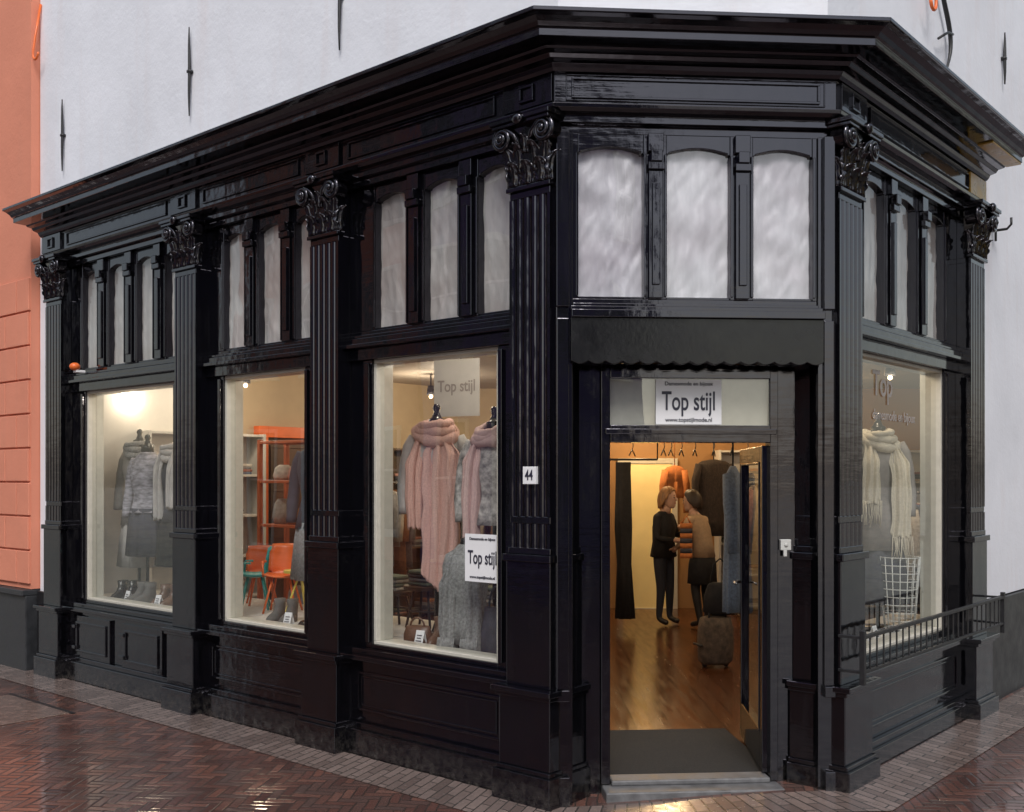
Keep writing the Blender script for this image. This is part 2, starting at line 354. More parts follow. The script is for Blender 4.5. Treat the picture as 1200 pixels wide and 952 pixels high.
# --- pilasters
pil = Mesh(); fl = Mesh(); cap = Mesh(); leaf = Mesh()
def flute_plan(uc, w, nf=5, dface=0.0, depth=.014, back=-.04):
    pts = [(uc - w / 2, back), (uc - w / 2, dface)]
    cell = w / (nf + .35); fw = cell * .68
    for i in range(nf):
        c = uc - w / 2 + cell * .175 + cell * (i + .5)
        for k in range(7):
            t = k / 6; pts.append((c - fw / 2 + fw * t, dface - depth * math.sin(math.pi * t)))
    pts += [(uc + w / 2, dface), (uc + w / 2, back)]
    return pts
def pilaster(F, uc, w, base=True):
    h = w / 2
    pil.box(F, uc - h - .035, uc + h + .035, -.28, .045, .19, .565)
    pil.box(F, uc - h - .06, uc + h + .06, -.285, .08, -.1, .165)
    pil.box(F, uc - h - .045, uc + h + .045, -.282, .062, .165, .19)
    pil.box(F, uc - h - .05, uc + h + .05, -.283, .062, .565, .59)
    pil.box(F, uc - h - .065, uc + h + .065, -.284, .085, .59, .62)
    pil.box(F, uc - h - .012, uc + h + .012, -.27, .012, .62, 1.295)
    pil.box(F, uc - h - .025, uc + h + .025, -.275, .03, 1.295, 1.335)
    pil.box(F, uc - h - .006, uc + h + .006, -.268, .004, 1.335, 1.37)
    pil.box(F, uc - h + .002, uc + h - .002, -.266, -.02, 1.37, 3.60)
    fl.plan(F, flute_plan(uc, w, 5), 1.37, 1.50)
    pil.box(F, uc - h + .001, uc + h - .001, -.26, -.004, 1.50, 1.54)
    fl.plan(F, flute_plan(uc, w, 5), 1.54, 3.27)
    pil.box(F, uc - h + .001, uc + h - .001, -.26, -.003, 3.27, 3.31)
    cap.box(F, uc - h - .012, uc + h + .012, -.05, .018, 3.31, 3.335)
    z0, z1 = 3.335, 3.645
    a, b = h - .01, h + .02
    cap.add([F.p(uc - a, -.05, z0), F.p(uc + a, -.05, z0), F.p(uc + a, .005, z0), F.p(uc - a, .005, z0),
             F.p(uc - b, -.05, z1), F.p(uc + b, -.05, z1), F.p(uc + b, .045, z1), F.p(uc - b, .045, z1)],
            [(0, 1, 2, 3), (4, 5, 6, 7), (0, 1, 5, 4), (1, 2, 6, 5), (2, 3, 7, 6), (3, 0, 4, 7)])
    cap.box(F, uc - h - .055, uc + h + .055, -.05, .085, 3.645, 3.665)
    cap.box(F, uc - h - .065, uc + h + .065, -.05, .097, 3.665, 3.692)
    def lf(cu, w0, zb, hh, dB, curl, side=0, lean=0):
        nt_, ns = 12, 8; base = len(leaf.v)
        for i in range(nt_ + 1):
            t = i / nt_
            ww = w0 * (.55 + .6 * math.sin(math.pi * min(1, t * .95 + .08))) * (1 - .55 * t ** 4) * (1 + .16 * math.cos(t * 22))
            for j in range(ns + 1):
                s_ = j / ns * 2 - 1
                z = zb + hh * (t - .28 * max(0, t - .55) ** 2 * 3.2)
                d = dB + .012 + curl * (t ** 3) + .012 * math.cos(s_ * math.pi * 2.5) * (1 - t * .4) - .018 * s_ * s_
                u = cu + ww * s_ * .5 + lean * t * t
                if side: leaf.v.append(F.p(uc + side * (h + .0 + d + .0), -.02 + (u - cu), z))
                else: leaf.v.append(F.p(u, d, z))
        for i in range(nt_):
            for j in range(ns):
                q = base + i * (ns + 1) + j; leaf.f.append([q, q + 1, q + ns + 2, q + ns + 1]); leaf.mi.append(0)
    for i in (-1, 0, 1): lf(uc + i * w * .33, w * .36, 3.338, .15, .004, .05)
    for i in (-.5, .5): lf(uc + i * w * .36, w * .32, 3.40, .19, .008, .06)
    for i in (-1, 1): lf(uc + i * w * .40, w * .26, 3.42, .17, .01, .05, 0, i * .04)
    lf(uc, w * .2, 3.50, .12, .03, .03)
    for sd in (-1, 1): lf(uc, .09, 3.338, .19, -.005, .05, sd)
    for sd in (-1, 1):
        cu = uc + sd * (h - .0); cz = 3.595; pts = []; rad = []
        for k in range(46):
            t = k / 45; a_ = math.pi * .5 + sd * -1 * (t * 2.3 * 2 * math.pi); r_ = .056 * (1 - t) + .009
            pts.append(F.p(cu + r_ * math.cos(a_), .052 + .03 * t, cz + r_ * math.sin(a_))); rad.append(.0125 - .005 * t)
        leaf.tube(pts, rad, 8)
        leaf.tube([F.p(uc + sd * .03, .04, 3.53), F.p(uc + sd * .06, .055, 3.60), F.p(cu - sd * .03, .06, 3.645), F.p(cu, .055, 3.653)], [.012, .013, .013, .0125], 8)
        leaf.ball(F.p(cu, .075, cz), .016, 8)
        cap.tube([F.p(cu, -.03, cz), F.p(cu, .05, cz)], .058, 20)
    leaf.ball(F.p(uc, .1, 3.67), (.035, .02, .03), 10, 0, F)
WP = .285
for uc in (.175, 1.915, 3.55, 5.66): pilaster(FL, uc, WP)
for uc in (.20, 2.43): pilaster(FR, uc, .31)
pil.prism([FL.p(.325, -.03, 0), V0 - mV0 * .03, FC.p(.10, -.03, 0), FC.p(.10, -.29, 0), FL.p(.325, -.29, 0)], -.1, 3.60)
pil.prism([FR.p(.36, -.03, 0), V1 - mV1 * .03, FC.p(1.443, -.03, 0), FC.p(1.443, -.29, 0), FR.p(.36, -.29, 0)], -.1, 3.60)
for u0, u1 in ((.0, .085), (1.458, 1.533)):
    pil.box(FC, u0 + .012, u1 - .004, -.035, .012, -.1, .16); pil.box(FC, u0 + .014, u1 - .006, -.035, -.012, .62, 2.60)
    pil.box(FC, u0 + .012, u1 - .004, -.035, .006, .56, .62)
    pil.box(FC, u0 + .01, u1 - .005, -.035, .0, 2.66, 3.598)
pil.obj('pilaster_shafts', shop, BLACK, .004)
fl.obj('pilaster_fluting', shop, BLACK)
cap.obj('capital_blocks', shop, BLACK, .004)
leaf.obj('capital_acanthus_leaves', shop, BLACK, 0, True, .007)

# --- bays
fr = Mesh(); cream = Mesh(); gl = Mesh(); pane = Mesh(); pgl = Mesh()
def arch_head(F, u0, u1, zt, dz0, dz1):
    zs = 3.495; pts = [(u0, zt), (u0, zs), (u0 + .014, zs), (u0 + .014, zs + .009)]
    for i in range(1, 9):
        t = i / 9; pts.append((u0 + .014 + (u1 - u0 - .028) * t, zs + .009 + .026 * math.sin(math.pi * t)))
    pts += [(u1 - .014, zs + .009), (u1 - .014, zs), (u1, zs), (u1, zt)]
    fr.poly(F, pts, dz0, dz1)
def sheer_curtain(F, u0, u1, z0, z1, d, amp, seed, mi):
    nu, nz_ = 44, 34; b = len(pane.v)
    for j in range(nz_ + 1):
        z = z0 + (z1 - z0) * j / nz_
        for i in range(nu + 1):
            u = u0 + (u1 - u0) * i / nu
            q = .22 * math.sin(u * 80 + 1.8 * math.sin(z * 4 + seed) + seed * 3) + .8 * noise.noise(Vector((u * 14, z * 2.2, seed))) + 1.0 * noise.noise(Vector((u * 7 + z * 6, z * 5 - u * 3, seed + 9))) + .7 * noise.noise(Vector((u * 26 - z * 14, z * 9, seed + 4)))
            pane.v.append(F.p(u, d + amp * q, z))
    for j in range(nz_):
        for i in range(nu):
            a = b + j * (nu + 1) + i; pane.f.append([a, a + 1, a + nu + 2, a + nu + 1]); pane.mi.append(mi)
def upper(F, a, b, panes, dF=-.10, z0=2.64, mi=0, amp=.006):
    fr.box(F, a, b, -.2, dF, z0, z0 + .045)
    fr.box(F, a, b, -.2, dF + .03, z0 + .0, z0 + .018)
    fr.box(F, a, b, -.28, -.2, z0 - .05, 3.598)
    edges = [a] + [x for p in panes for x in p] + [b]
    for i in range(0, len(edges), 2):
        u0, u1 = edges[i], edges[i + 1]
        if u1 - u0 < .005: continue
        fr.box(F, u0, u1, -.2, dF, z0 + .045, 3.598)
        if 0 < i < len(edges) - 2:
            c = (u0 + u1) / 2; w = min(.045, (u1 - u0) * .3)
            fr.box(F, c - w, c + w, dF - .01, dF + .022, z0 + .05, 3.40)
            fr.box(F, c - w * .55, c + w * .55, dF, dF + .036, z0 + .12, 3.33)
            fr.box(F, c - w * 1.15, c + w * 1.15, dF, dF + .045, 3.40, 3.44)
            fr.box(F, c - w * .8, c + w * .8, dF, dF + .058, 3.44, 3.50)
            fr.box(F, c - w * 1.1, c + w * 1.1, dF, dF + .03, 3.50, 3.597)
    for u0, u1 in panes:
        arch_head(F, u0, u1, 3.598, -.19, dF - .004)
        fr.box(F, u0 - .014, u0, dF, dF + .012, z0 + .06, 3.49); fr.box(F, u1, u1 + .014, dF, dF + .012, z0 + .06, 3.49)
        fr.box(F, u0, u1, -.17, dF - .012, z0 + .045, z0 + .06)
        pgl.add([F.p(u0 - .002, dF - .028, z0 + .05), F.p(u1 + .002, dF - .028, z0 + .05), F.p(u1 + .002, dF - .028, 3.55), F.p(u0 - .002, dF - .028, 3.55)], [(0, 1, 2, 3)])
        sheer_curtain(F, u0 - .0005, u1 + .0005, z0 + .05, 3.55, dF - .056, amp, u0 * 7.3, mi)
def bay(F, a, b, g0, g1, panes, hatch=False):
    fr.box(F, a, b, -.27, -.07, .2, .60)
    fr.box(F, a, b, -.275, -.01, -.1, .16); fr.box(F, a, b, -.272, -.035, .16, .2)
    if hatch:
        n = 2; w = (b - a - .2) / n
        for i in range(n):
            x0 = a + .1 + i * w + .15
            fr.box(F, x0, x0 + w * .75, -.08, -.045, .2, .56); fr.ring(F, x0 + .05, x0 + w * .75 - .05, .25, .51, .02, -.05, -.032)
            fr.box(F, x0 + w * .75 - .06, x0 + w * .75 + .02, -.05, -.02, .45, .48); fr.box(F, x0 + w * .75 - .06, x0 + w * .75 + .02, -.05, -.02, .27, .30)
    else:
        fr.ring(F, a + .12, b - .12, .27, .52, .016, -.075, -.055)
        fr.ring(F, a + .15, b - .15, .30, .49, .01, -.075, -.062)
    fr.box(F, a, b, -.28, .0, .60, .63); fr.box(F, a, b, -.28, -.05, .63, .665)
    fr.box(F, a, g0, -.25, -.11, .665, 2.50); fr.box(F, g1, b, -.25, -.11, .665, 2.50)
    fr.box(F, g0 - .045, g0 - .015, -.12, -.09, .70, 2.48); fr.box(F, g1 + .015, g1 + .045, -.12, -.09, .70, 2.48)
    fr.box(F, g0, g1, -.25, -.11, .665, .69)
    fr.box(F, a, b, -.25, -.085, 2.50, 2.575)
    fr.box(F, a, b, -.25, -.035, 2.575, 2.60); fr.box(F, a, b, -.25, -.06, 2.60, 2.638)
    w = .024
    cream.box(F, g0, g1, -.27, -.125, .69, .71); cream.box(F, g0, g1, -.27, -.125, 2.478, 2.50)
    cream.box(F, g0, g0 + w, -.27, -.125, .71, 2.478); cream.box(F, g1 - w, g1, -.27, -.125, .71, 2.478)
    P = [F.p(g0 + w, -.16, .71), F.p(g1 - w, -.16, .71), F.p(g1 - w, -.16, 2.478), F.p(g0 + w, -.16, 2.478)]
    gl.add(P, [(0, 1, 2, 3)])
    upper(F, a, b, panes)
BAYL = [(.318, 1.772, .50, 1.57, [(.37, .645), (.80, 1.085), (1.24, 1.53)], False),
        (2.058, 3.407, 2.25, 3.215, [(2.085, 2.345), (2.50, 2.77), (2.925, 3.195)], False),
        (3.693, 5.517, 3.88, 5.295, [(3.72, 3.98), (4.165, 4.425), (4.61, 4.875), (5.055, 5.325)], True)]
for a, b, g0, g1, ps, ht in BAYL: bay(FL, a, b, g0, g1, ps, ht)
bay(FR, .356, 2.275, .56, 2.05, [(.60, .95), (1.11, 1.48), (1.66, 2.02)])
upper(FC, .10, 1.443, [(.132, .487), (.612, .962), (1.087, 1.418)], -.045, 2.665, 1, .012)
fr.box(FC, .086, 1.457, -.28, .045, 2.60, 2.64); fr.box(FC, .086, 1.457, -.28, .01, 2.64, 2.664)
sc_pts = [(.086, 2.60), (.086, 2.37)]
nsc = 15; wsc = (1.457 - .086) / nsc
for i in range(nsc):
    for k in range(1, 7):
        t = k / 6; sc_pts.append((.086 + wsc * (i + t), 2.37 - .016 * math.sin(math.pi * t)))
sc_pts += [(1.457, 2.60)]
awn = Mesh(); awn.poly(FC, sc_pts, -.03, .022); awn.obj('scalloped_awning_board', shop, mat('satin_black_board', (.003, .003, .004), .25, .3, 8, .15), .003)
fr.box(FC, .10, 1.443, -.285, -.03, 2.38, 2.60)
fr.box(FC, .10, .28, -.28, -.22, 0, 2.38); fr.box(FC, 1.275, 1.443, -.28, -.22, 0, 2.38)
fr.box(FC, .28, .33, -.28, -.19, .06, 2.38); fr.box(FC, 1.23, 1.275, -.28, -.19, .06, 2.38)
fr.box(FC, .33, 1.23, -.28, -.185, 2.30, 2.379); fr.box(FC, .33, 1.23, -.28, -.18, 1.945, 2.04)
fr.box(FC, .30, 1.26, -.2, -.165, 1.99, 2.02)
cream.box(FC, .33, 1.23, -.26, -.235, 2.04, 2.3)
P = [FC.p(.33, -.205, 2.04), FC.p(1.23, -.205, 2.04), FC.p(1.23, -.205, 2.30), FC.p(.33, -.205, 2.30)]
gl.add(P, [(0, 1, 2, 3)])
fr.obj('window_and_door_joinery', shop, BLACK, .0035)
cream.obj('cream_window_reveals', shop, CREAMPAINT, .003)
gl.obj('display_window_glass', shop, GLASS)
pgl.obj('upper_pane_glass', shop, GLASS2)
pane.obj('upper_window_curtains', shop, [FROSTW, FROST], 0, True)
fz = Mesh()
for a, b in ((.42, 1.67), (2.17, 3.30), (3.80, 5.40)):
    fz.ring(FL, a, b, 3.765, 3.875, .012, -.004, .012)
for uc in (.175, 1.915, 3.55, 5.66):
    fz.box(FL, uc - .17, uc + .17, -.004, .02, 3.745, 3.892); fz.ring(FL, uc - .05, uc + .05, 3.775, 3.865, .014, .015, .034)
fz.ring(FC, .09, 1.44, 3.765, 3.875, .012, -.004, .012); fz.ring(FC, .06, 1.47, 3.75, 3.89, .006, -.004, .008)
fz.ring(FR, .45, 2.2, 3.765, 3.875, .012, -.004, .012)
for uc in (.20,): fz.box(FR, uc - .17, uc + .17, -.004, .02, 3.745, 3.892); fz.ring(FR, uc - .05, uc + .05, 3.775, 3.865, .014, .015, .034)
fz.obj('frieze_panels', shop, BLACK, .002)
oc = Mesh(); oc.box(FR, 2.2, 2.555, -.004, .02, 3.745, 3.892); oc.box(FR, 1.9, 2.55, .155, .255, 3.972, 3.984)  # yellow reflection put in as coloured frieze block and soffit board
oc.obj('painted_yellow_reflection', shop, YELLOWREFL, .002)

th = Mesh(); th.box(FC, .285, 1.27, -.32, -.05, -.05, .055); th.box(FC, .335, 1.225, -.3, -.17, .055, .085)
th.obj('threshold_step', shop, STONE, .008)
mt = Mesh(); mt.box(FC, .30, 1.30, -1.35, -.33, FLOOR - .02, FLOOR + .012); mt.obj('entrance_mat', shop, RUBBER, .004)
hinge = FC.p(1.222, -.25, 0); D = Frame(hinge, Vector((.075, .997, 0)))
dl = Mesh(); W_ = .88
dl.box(D, 0, .085, -.02, .02, .09, 1.93); dl.box(D, W_ - .085, W_, -.02, .02, .09, 1.93)
dl.box(D, .085, W_ - .085, -.02, .02, .09, .30); dl.box(D, .085, W_ - .085, -.02, .02, 1.84, 1.93)
dl.ring(D, .085, W_ - .085, .30, 1.84, .015, -.026, .026)
dl.obj('open_glass_door_frame', shop, BLACK, .004)
g = Mesh(); g.add([D.p(.09, 0, .3), D.p(W_ - .09, 0, .3), D.p(W_ - .09, 0, 1.84), D.p(.09, 0, 1.84)], [(0, 1, 2, 3)]); g.obj('open_door_glass', shop, GLASS)
g = Mesh()
for sgn in (-1, 1):
    g.tube([D.p(W_ - .04, sgn * .02, 1.08), D.p(W_ - .04, sgn * .06, 1.08), D.p(W_ - .15, sgn * .062, 1.08)], .009, 8)
g.obj('door_handle', shop, CHROME, 0, True)
g = Mesh(); g.box(FC, 1.29, 1.35, -.225, -.19, 1.345, 1.405); g.box(FC, 1.305, 1.325, -.2, -.185, 1.31, 1.345); g.ball(FC.p(1.32, -.19, 1.375), .012, 8); g.obj('door_lock_box', shop, mat('white_plastic', (.5, .5, .48), .4, .05, 10, 0), .004)

# --- exterior masonry
L_end = FL.p(6.03, -.06, 0); Rfar = FR.p(10.4, -.06, 0)
up = Mesh(); up.prism([V0 - mV0 * .06, V1 - mV1 * .06, Rfar, Vector((-.9, 13.62, 0)), L_end], 4.1, 8.6)
up.obj('upper_storey_wall', shop, WHITEWALL)
lw = Mesh(); lw.box(FR, 2.645, 10.4, -.3, -.06, .84, 4.1); lw.box(FL, 5.87, 6.03, -.3, -.06, .72, 4.1)
lw.obj('lower_white_wall', shop, WHITEWALL)
lw = Mesh(); lw.box(FR, 2.66, 10.4, -.3, -.03, -.1, .83); lw.box(FL, 5.885, 6.03, -.3, -.03, -.1, .72)
lw.obj('dark_masonry_plinth', shop, mat('dark_grey_plinth_paint', (.014, .014, .016), .4, .3, 8, .4), .006)
an = Mesh()
def anchor(F, u, z0, z1, d=-.035):
    n = 9
    an.tube([F.p(u + .003 * math.sin(i), d, z0 + (z1 - z0) * i / n) for i in range(n + 1)], [.005 + .008 * math.sin(math.pi * i / n) for i in range(n + 1)], 6)
    an.box(F, u - .018, u + .018, -.06, d + .012, (z0 + z1) / 2 - .01, (z0 + z1) / 2 + .01)
for u, z0, z1 in ((3.546, 4.48, 5.15), (5.56, 4.45, 5.08), (1.80, 4.51, 5.2)): anchor(FL, u, z0, z1)
anchor(FR, 3.2, 4.8, 5.2)
pts = [FR.p(1.82 + .10 * math.sin(t * 5.2) - .05 * t, -.02, 4.50 + .7 * t) for t in [i / 20 for i in range(21)]]
an.tube(pts, [.007 + .009 * math.sin(math.pi * i / 20) for i in range(21)], 6)
an.tube([FR.p(1.66, -.02, 4.66), FR.p(1.72, .0, 4.70), FR.p(1.80, 0, 4.74), FR.p(1.95, -.02, 4.78)], .009, 6)
an.tube([FR.p(2.95, -.06, 3.62), FR.p(2.95, .05, 3.62), FR.p(2.95, .08, 3.65), FR.p(2.95, .08, 3.70)], .01, 6)
an.tube([FR.p(2.95, -.03, 3.54), FR.p(2.95, -.03, 3.74)], .009, 6)
an.obj('iron_wall_anchors', shop, IRON, 0, True)
hk = Mesh()
for F, u, z in ((FR, 1.50, 4.80), (FL, 6.0, 5.55)):
    hk.tube([F.p(u, -.05, z + .5), F.p(u, .0, z + .2), F.p(u, .02, z + .05)] + [F.p(u - .05 + .05 * math.cos(a), .02, z + .02 - .05 * math.sin(a)) for a in [i * math.pi / 8 for i in range(9)]], .011, 8)
hk.obj('orange_hooks', shop, ORANGEP, 0, True)
bc = Mesh(); bc.ball(FL.p(5.22, .02, 2.70), (.045, .045, .035), 14); bc.obj('orange_alarm_beacon', shop, ORANGEP, 0, True)
bc = Mesh(); bc.box(FL, 5.19, 5.25, -.06, .02, 2.65, 2.672); bc.obj('alarm_bracket', shop, WHITE, .003)
npg = group('house_number_plate', FL.p(.17, .01, 1.76))
q = Mesh(); q.box(FL, .125, .215, -.02, .008, 1.715, 1.81); q.obj('plate', npg, WHITE, .002)
text('44', npg, FL, .17, .0095, 1.762, .08, DARKTXT, -dL, .7)

gr = group('window_guard_rail', FR.p(1.2, .12, .7))
q = Mesh(); dd = .135
q.box(FR, .02, 2.55, dd - .012, dd + .012, .885, .905); q.box(FR, .02, 2.55, dd - .01, dd + .01, .70, .715)
for s0 in (.03, 2.54):
    q.box(FR, s0 - .014, s0 + .014, dd - .014, dd + .014, .64, .93); q.box(FR, s0 - .01, s0 + .01, .0, dd, .70, .715); q.box(FR, s0 - .01, s0 + .01, 0, dd, .885, .9)
for i in range(1, 26):
    s0 = .03 + 2.51 * i / 26; q.tube([FR.p(s0, dd, .715), FR.p(s0, dd, .885)], .0055, 6)
q.obj('rail_bars', gr, IRON, .002)

# ------------------------------------------------------------------ interior
poly = [FL.p(.33, -.28, 0), FC.p(.10, -.285, 0), FC.p(1.44, -.285, 0), FR.p(.36, -.28, 0), FR.p(10.2, -.29, 0), Vector((8.35, 13.5, 0)), Vector((-.84, 13.5, 0)), FL.p(6.02, -.28, 0)]
f_ = Mesh(); f_.prism(poly, -.02, FLOOR); f_.obj('wooden_shop_floor', shop, WOODF)
f_ = Mesh(); f_.prism(poly, 2.9, 3.0); f_.obj('shop_ceiling', shop, CEIL)
BW = Frame((-.84, 13.5), (1, 0)); LW = Frame(FL.p(5.9, -.28, 0), dR)
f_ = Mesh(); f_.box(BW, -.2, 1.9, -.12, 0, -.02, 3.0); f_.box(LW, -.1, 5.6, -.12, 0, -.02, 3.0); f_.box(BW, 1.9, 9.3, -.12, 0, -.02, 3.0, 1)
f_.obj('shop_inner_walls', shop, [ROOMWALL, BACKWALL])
f_ = Mesh()
f_.plan(FL, [(.48, -.285), (.95, -1.25), (1.78, -1.25), (1.78, -.285)], FLOOR, .67)
for a, b in ((1.80, 3.42), (3.44, 5.86)): f_.box(FL, a, b, -1.25, -.285, FLOOR, .67)
f_.plan(FR, [(.42, -.285), (1.05, -.78), (2.95, -.78), (2.95, -.285)], FLOOR, .67)
f_.obj('display_platforms', shop, DISPLAY, .004)
f_ = Mesh(); f_.box(FL, 5.80, 5.85, -1.8, -.30, .67, 2.9); f_.obj('display_side_board', shop, DISPLAY, .003)

cloth_cols = [(.5, .48, .45), (.08, .08, .1), (.35, .15, .12), (.6, .5, .4), (.12, .16, .25), (.7, .66, .6), (.3, .3, .32), (.45, .2, .08), (.2, .25, .2), (.65, .35, .3)]
CL = [mat('cloth_%d' % i, tuple(x * .7 for x in c), .9, .25, 30, .4) for i, c in enumerate(cloth_cols)]
def rowshelf(name, F, u0, u1, z1, depth=.32, levels=5, mt_=None):
    g = group(name, F.p((u0 + u1) / 2, depth / 2, FLOOR)); m = Mesh(); z0 = FLOOR
    m.box(F, u0, u0 + .03, .01, depth, z0, z1); m.box(F, u1 - .03, u1, .01, depth, z0, z1); m.box(F, u0 + .03, u1 - .03, .01, .025, z0, z1)
    st = Mesh()
    for i in range(levels + 1):
        z = z0 + .05 + (z1 - z0 - .08) * i / levels; m.box(F, u0 + .03, u1 - .03, .025, depth - .005, z, z + .025)
        if i < levels:
            u = u0 + .08
            while u < u1 - .28:
                w = random.uniform(.16, .26); n = random.randint(1, 5); zz = z + .026
                for k in range(n):
                    h = random.uniform(.02, .04)
                    if zz + h > z + (z1 - z0) / levels - .06: break
                    st.box(F, u + random.uniform(0, .01), u + w - random.uniform(0, .01), .05, depth - .04, zz, zz + h - .002, random.randrange(len(CL))); zz += h
                u += w + random.uniform(.03, .1)
    m.obj('carcass', g, mt_ or DISPLAY, .003); st.obj('folded_garments', g, CL, .008)
rowshelf('shelf_unit', BW, .05, 1.25, 2.1); rowshelf('shelf_unit', BW, 3.45, 4.7, 2.1); rowshelf('shelf_unit', LW, .6, 1.93, 2.2); rowshelf('shelf_unit', LW, 3.7, 5.0, 2.1, .32, 5, WOODD)
rowshelf('shelf_unit', BW, 4.9, 6.2, 2.1)
g = group('orange_inner_door', LW.p(2.35, .03, FLOOR)); m = Mesh()
m.box(LW, 2.0, 2.12, .0, .10, FLOOR, 2.3); m.box(LW, 2.12, 2.75, 0, .1, 2.18, 2.3); m.box(LW, 2.75, 2.87, 0, .1, FLOOR, 2.3)
m.obj('door_casing', g, ORANGEP, .005)
m = Mesh(); m.box(LW, 2.12, 2.75, .0, .04, FLOOR, 2.18); m.ring(LW, 2.18, 2.69, .2, 1.0, .03, .04, .055); m.ring(LW, 2.18, 2.69, 1.1, 2.1, .03, .04, .055)
for i in range(1, 4): m.box(LW, 2.2, 2.67, .04, .05, 1.1 + .25 * i, 1.12 + .25 * i)
m.obj('door_panel', g, WOODD, .004)
g = group('orange_display_rack', tuple(FL.p(4.1, -1.6, FLOOR))); m = Mesh(); O_ = Frame(FL.p(4.62, -1.75, 0), -dL)
for u in (0, .9):
    for d in (0, .3): m.box(O_, u, u + .04, d, d + .04, FLOOR, 2.1)
for z in (.5, .9, 1.3, 1.7, 2.06): m.box(O_, .04, .9, .0, .34, z, z + .025)
m.obj('rack_frame', g, mat('rust_orange_paint', (.45, .10, .03), .45, .12, 10, .05), .004)
m = Mesh()
for z in (.526, .926, 1.326, 1.726):
    u = .08
    while u < .8:
        w = random.uniform(.08, .2); h = random.uniform(.06, .25); k = random.randrange(len(CL))
        m.loft(O_, [(z, w * .45, .08, u + w / 2, .17, 0), (z + h * .3, w * .5, .1, u + w / 2, .17, 0), (z + h * .8, w * .4, .08, u + w / 2, .17, 0), (z + h, w * .25, .04, u + w / 2, .17, 0)], 14, 0, 5, 0, True, k); u += w + .05
m.obj('vases_and_bags', g, CL, 0, True)

def hanging(mesh, F, top, h, w, mi, ph=0, fold=.05, sleeves=True, thick=.06):
    rings = [(top, .03, .02, 0, 0, 0), (top - .02, w * .35, thick * .45, 0, 0, 0), (top - .06, w * .5, thick * .8, 0, 0, .2), (top - .2, w * .46, thick, 0, 0, .4),
             (top - h * .5, w * .42, thick * 1.0, 0, 0, .7), (top - h * .8, w * .48, thick * 1.15, 0, 0, 1), (top - h, w * .5, thick * 1.2, 0, 0, 1.1)]
    mesh.loft(F, rings, 36, fold, 7, ph, True, mi)
    if sleeves:
        for s in (-1, 1):
            mesh.tube([F.p(s * w * .42, 0, top - .06), F.p(s * w * .54, .01, top - .25), F.p(s * w * .56, .02, top - .42), F.p(s * w * .55, .03, top - .58)], [.05, .05, .043, .04], 10, mi)
def rack(name, F, w, z, n, hmin=.6, hmax=1.0):
    g = group(name, F.p(w / 2, 0, FLOOR)); m = Mesh()
    m.tube([F.p(0, 0, FLOOR), F.p(0, 0, z), F.p(w, 0, z), F.p(w, 0, FLOOR)], .014, 8)
    for u in (0, w): m.tube([F.p(u, -.25, FLOOR + .02), F.p(u, .25, FLOOR + .02)], .014, 8)
    c = Mesh()
    for i in range(n):
        u = .08 + (w - .16) * i / max(1, n - 1)
        o = F.p(u, 0, 0); FF = Frame((o.x, o.y), (F.n.x, F.n.y))
        a = random.uniform(-12, 12); e = FF.e.copy(); e.rotate(Matrix.Rotation(R(a), 3, 'Z')); FF = Frame((o.x, o.y), (e.x, e.y))
        hanging(c, FF, z - .09, random.uniform(hmin, hmax), random.uniform(.36, .42), random.randrange(len(CL)), random.random() * 6, .05, True, .025)
        m.tube([FF.p(0, 0, z - .08), FF.p(0, 0, z - .02), FF.p(.012, 0, z + .016), FF.p(-.01, 0, z + .018)], .003, 6)
    m.obj('rail', g, CHROME, 0, True); c.obj('garments', g, CL, 0, True)
rack('clothing_rack', Frame((2.75, 12.7), (1, .1)), 1.4, 1.75, 13)
rack('clothing_rack', Frame((-2.1, 11.3), (.75, .66)), 1.2, 1.7, 12)
rack('clothing_rack', Frame((-.6, 11.3), (1, .1)), 1.3, 1.7, 12)
rack('clothing_rack', Frame((3.5, 9.6), (.65, .75)), 1.6, 1.6, 12)
g = group('cream_inner_door', (1.74, 13.4, FLOOR)); m = Mesh()
m.box(BW, 2.27, 2.9, .0, .045, FLOOR, 1.93); m.obj('door_panel', g, mat('yellow_cream_paint', (.88, .74, .38), .5, .03, 8, .02), .004)
m = Mesh(); m.ring(BW, 2.20, 2.97, FLOOR - .06, 2.0, .07, .0, .06); m.obj('door_casing', g, CREAMPAINT, .004)
g = group('dark_curtain', (1.23, 11.5, FLOOR)); m = Mesh(); C_ = Frame((1.225, 11.5), (1, 0))
m.loft(C_, [(1.92, .08, .05, 0, 0, .6), (1.2, .09, .05, .0, 0, 1), (.8, .075, .045, .01, 0, 1), (.2, .095, .06, .02, 0, 1.2)], 40, .16, 6, 1)
m.obj('curtain_cloth', g, mat('black_cloth', (.012, .011, .013), .9, .3, 20, .3), 0, True)
m = Mesh(); m.tube([(.95, 11.5, 1.95), (1.6, 11.5, 1.95)], .012, 8); m.tube([(.95, 11.5, 1.95), (.95, 11.5, 2.9)], .008, 6); m.tube([(1.6, 11.5, 1.95), (1.6, 11.5, 2.9)], .008, 6); m.obj('curtain_rod', g, IRON, 0, True)
BLACKC = _mc['black_cloth']; FUR = mat('dark_brown_fur', (.045, .032, .028), 1, .5, 60, 1, 0, (1, 1, .4), .02)
BLUEG = mat('blue_grey_wool', (.17, .20, .25), .95, .3, 60, .6)
RUST = mat('rust_cloth', (.5, .17, .05), .9, .2, 30, .4)
g = group('hanging_fur_coat', (2.43, 12.6, 1.2)); m = Mesh(); hanging(m, Frame((2.43, 12.6), (1, .1)), 1.97, .92, .42, 0, 2, .08, True, .08); m.obj('coat', g, FUR, 0, True)
m = Mesh(); m.tube([(2.43, 12.6, 1.97), (2.43, 12.6, 2.1), (2.43, 12.6, 2.9)], .006, 6); m.obj('hook', g, IRON, 0, True)
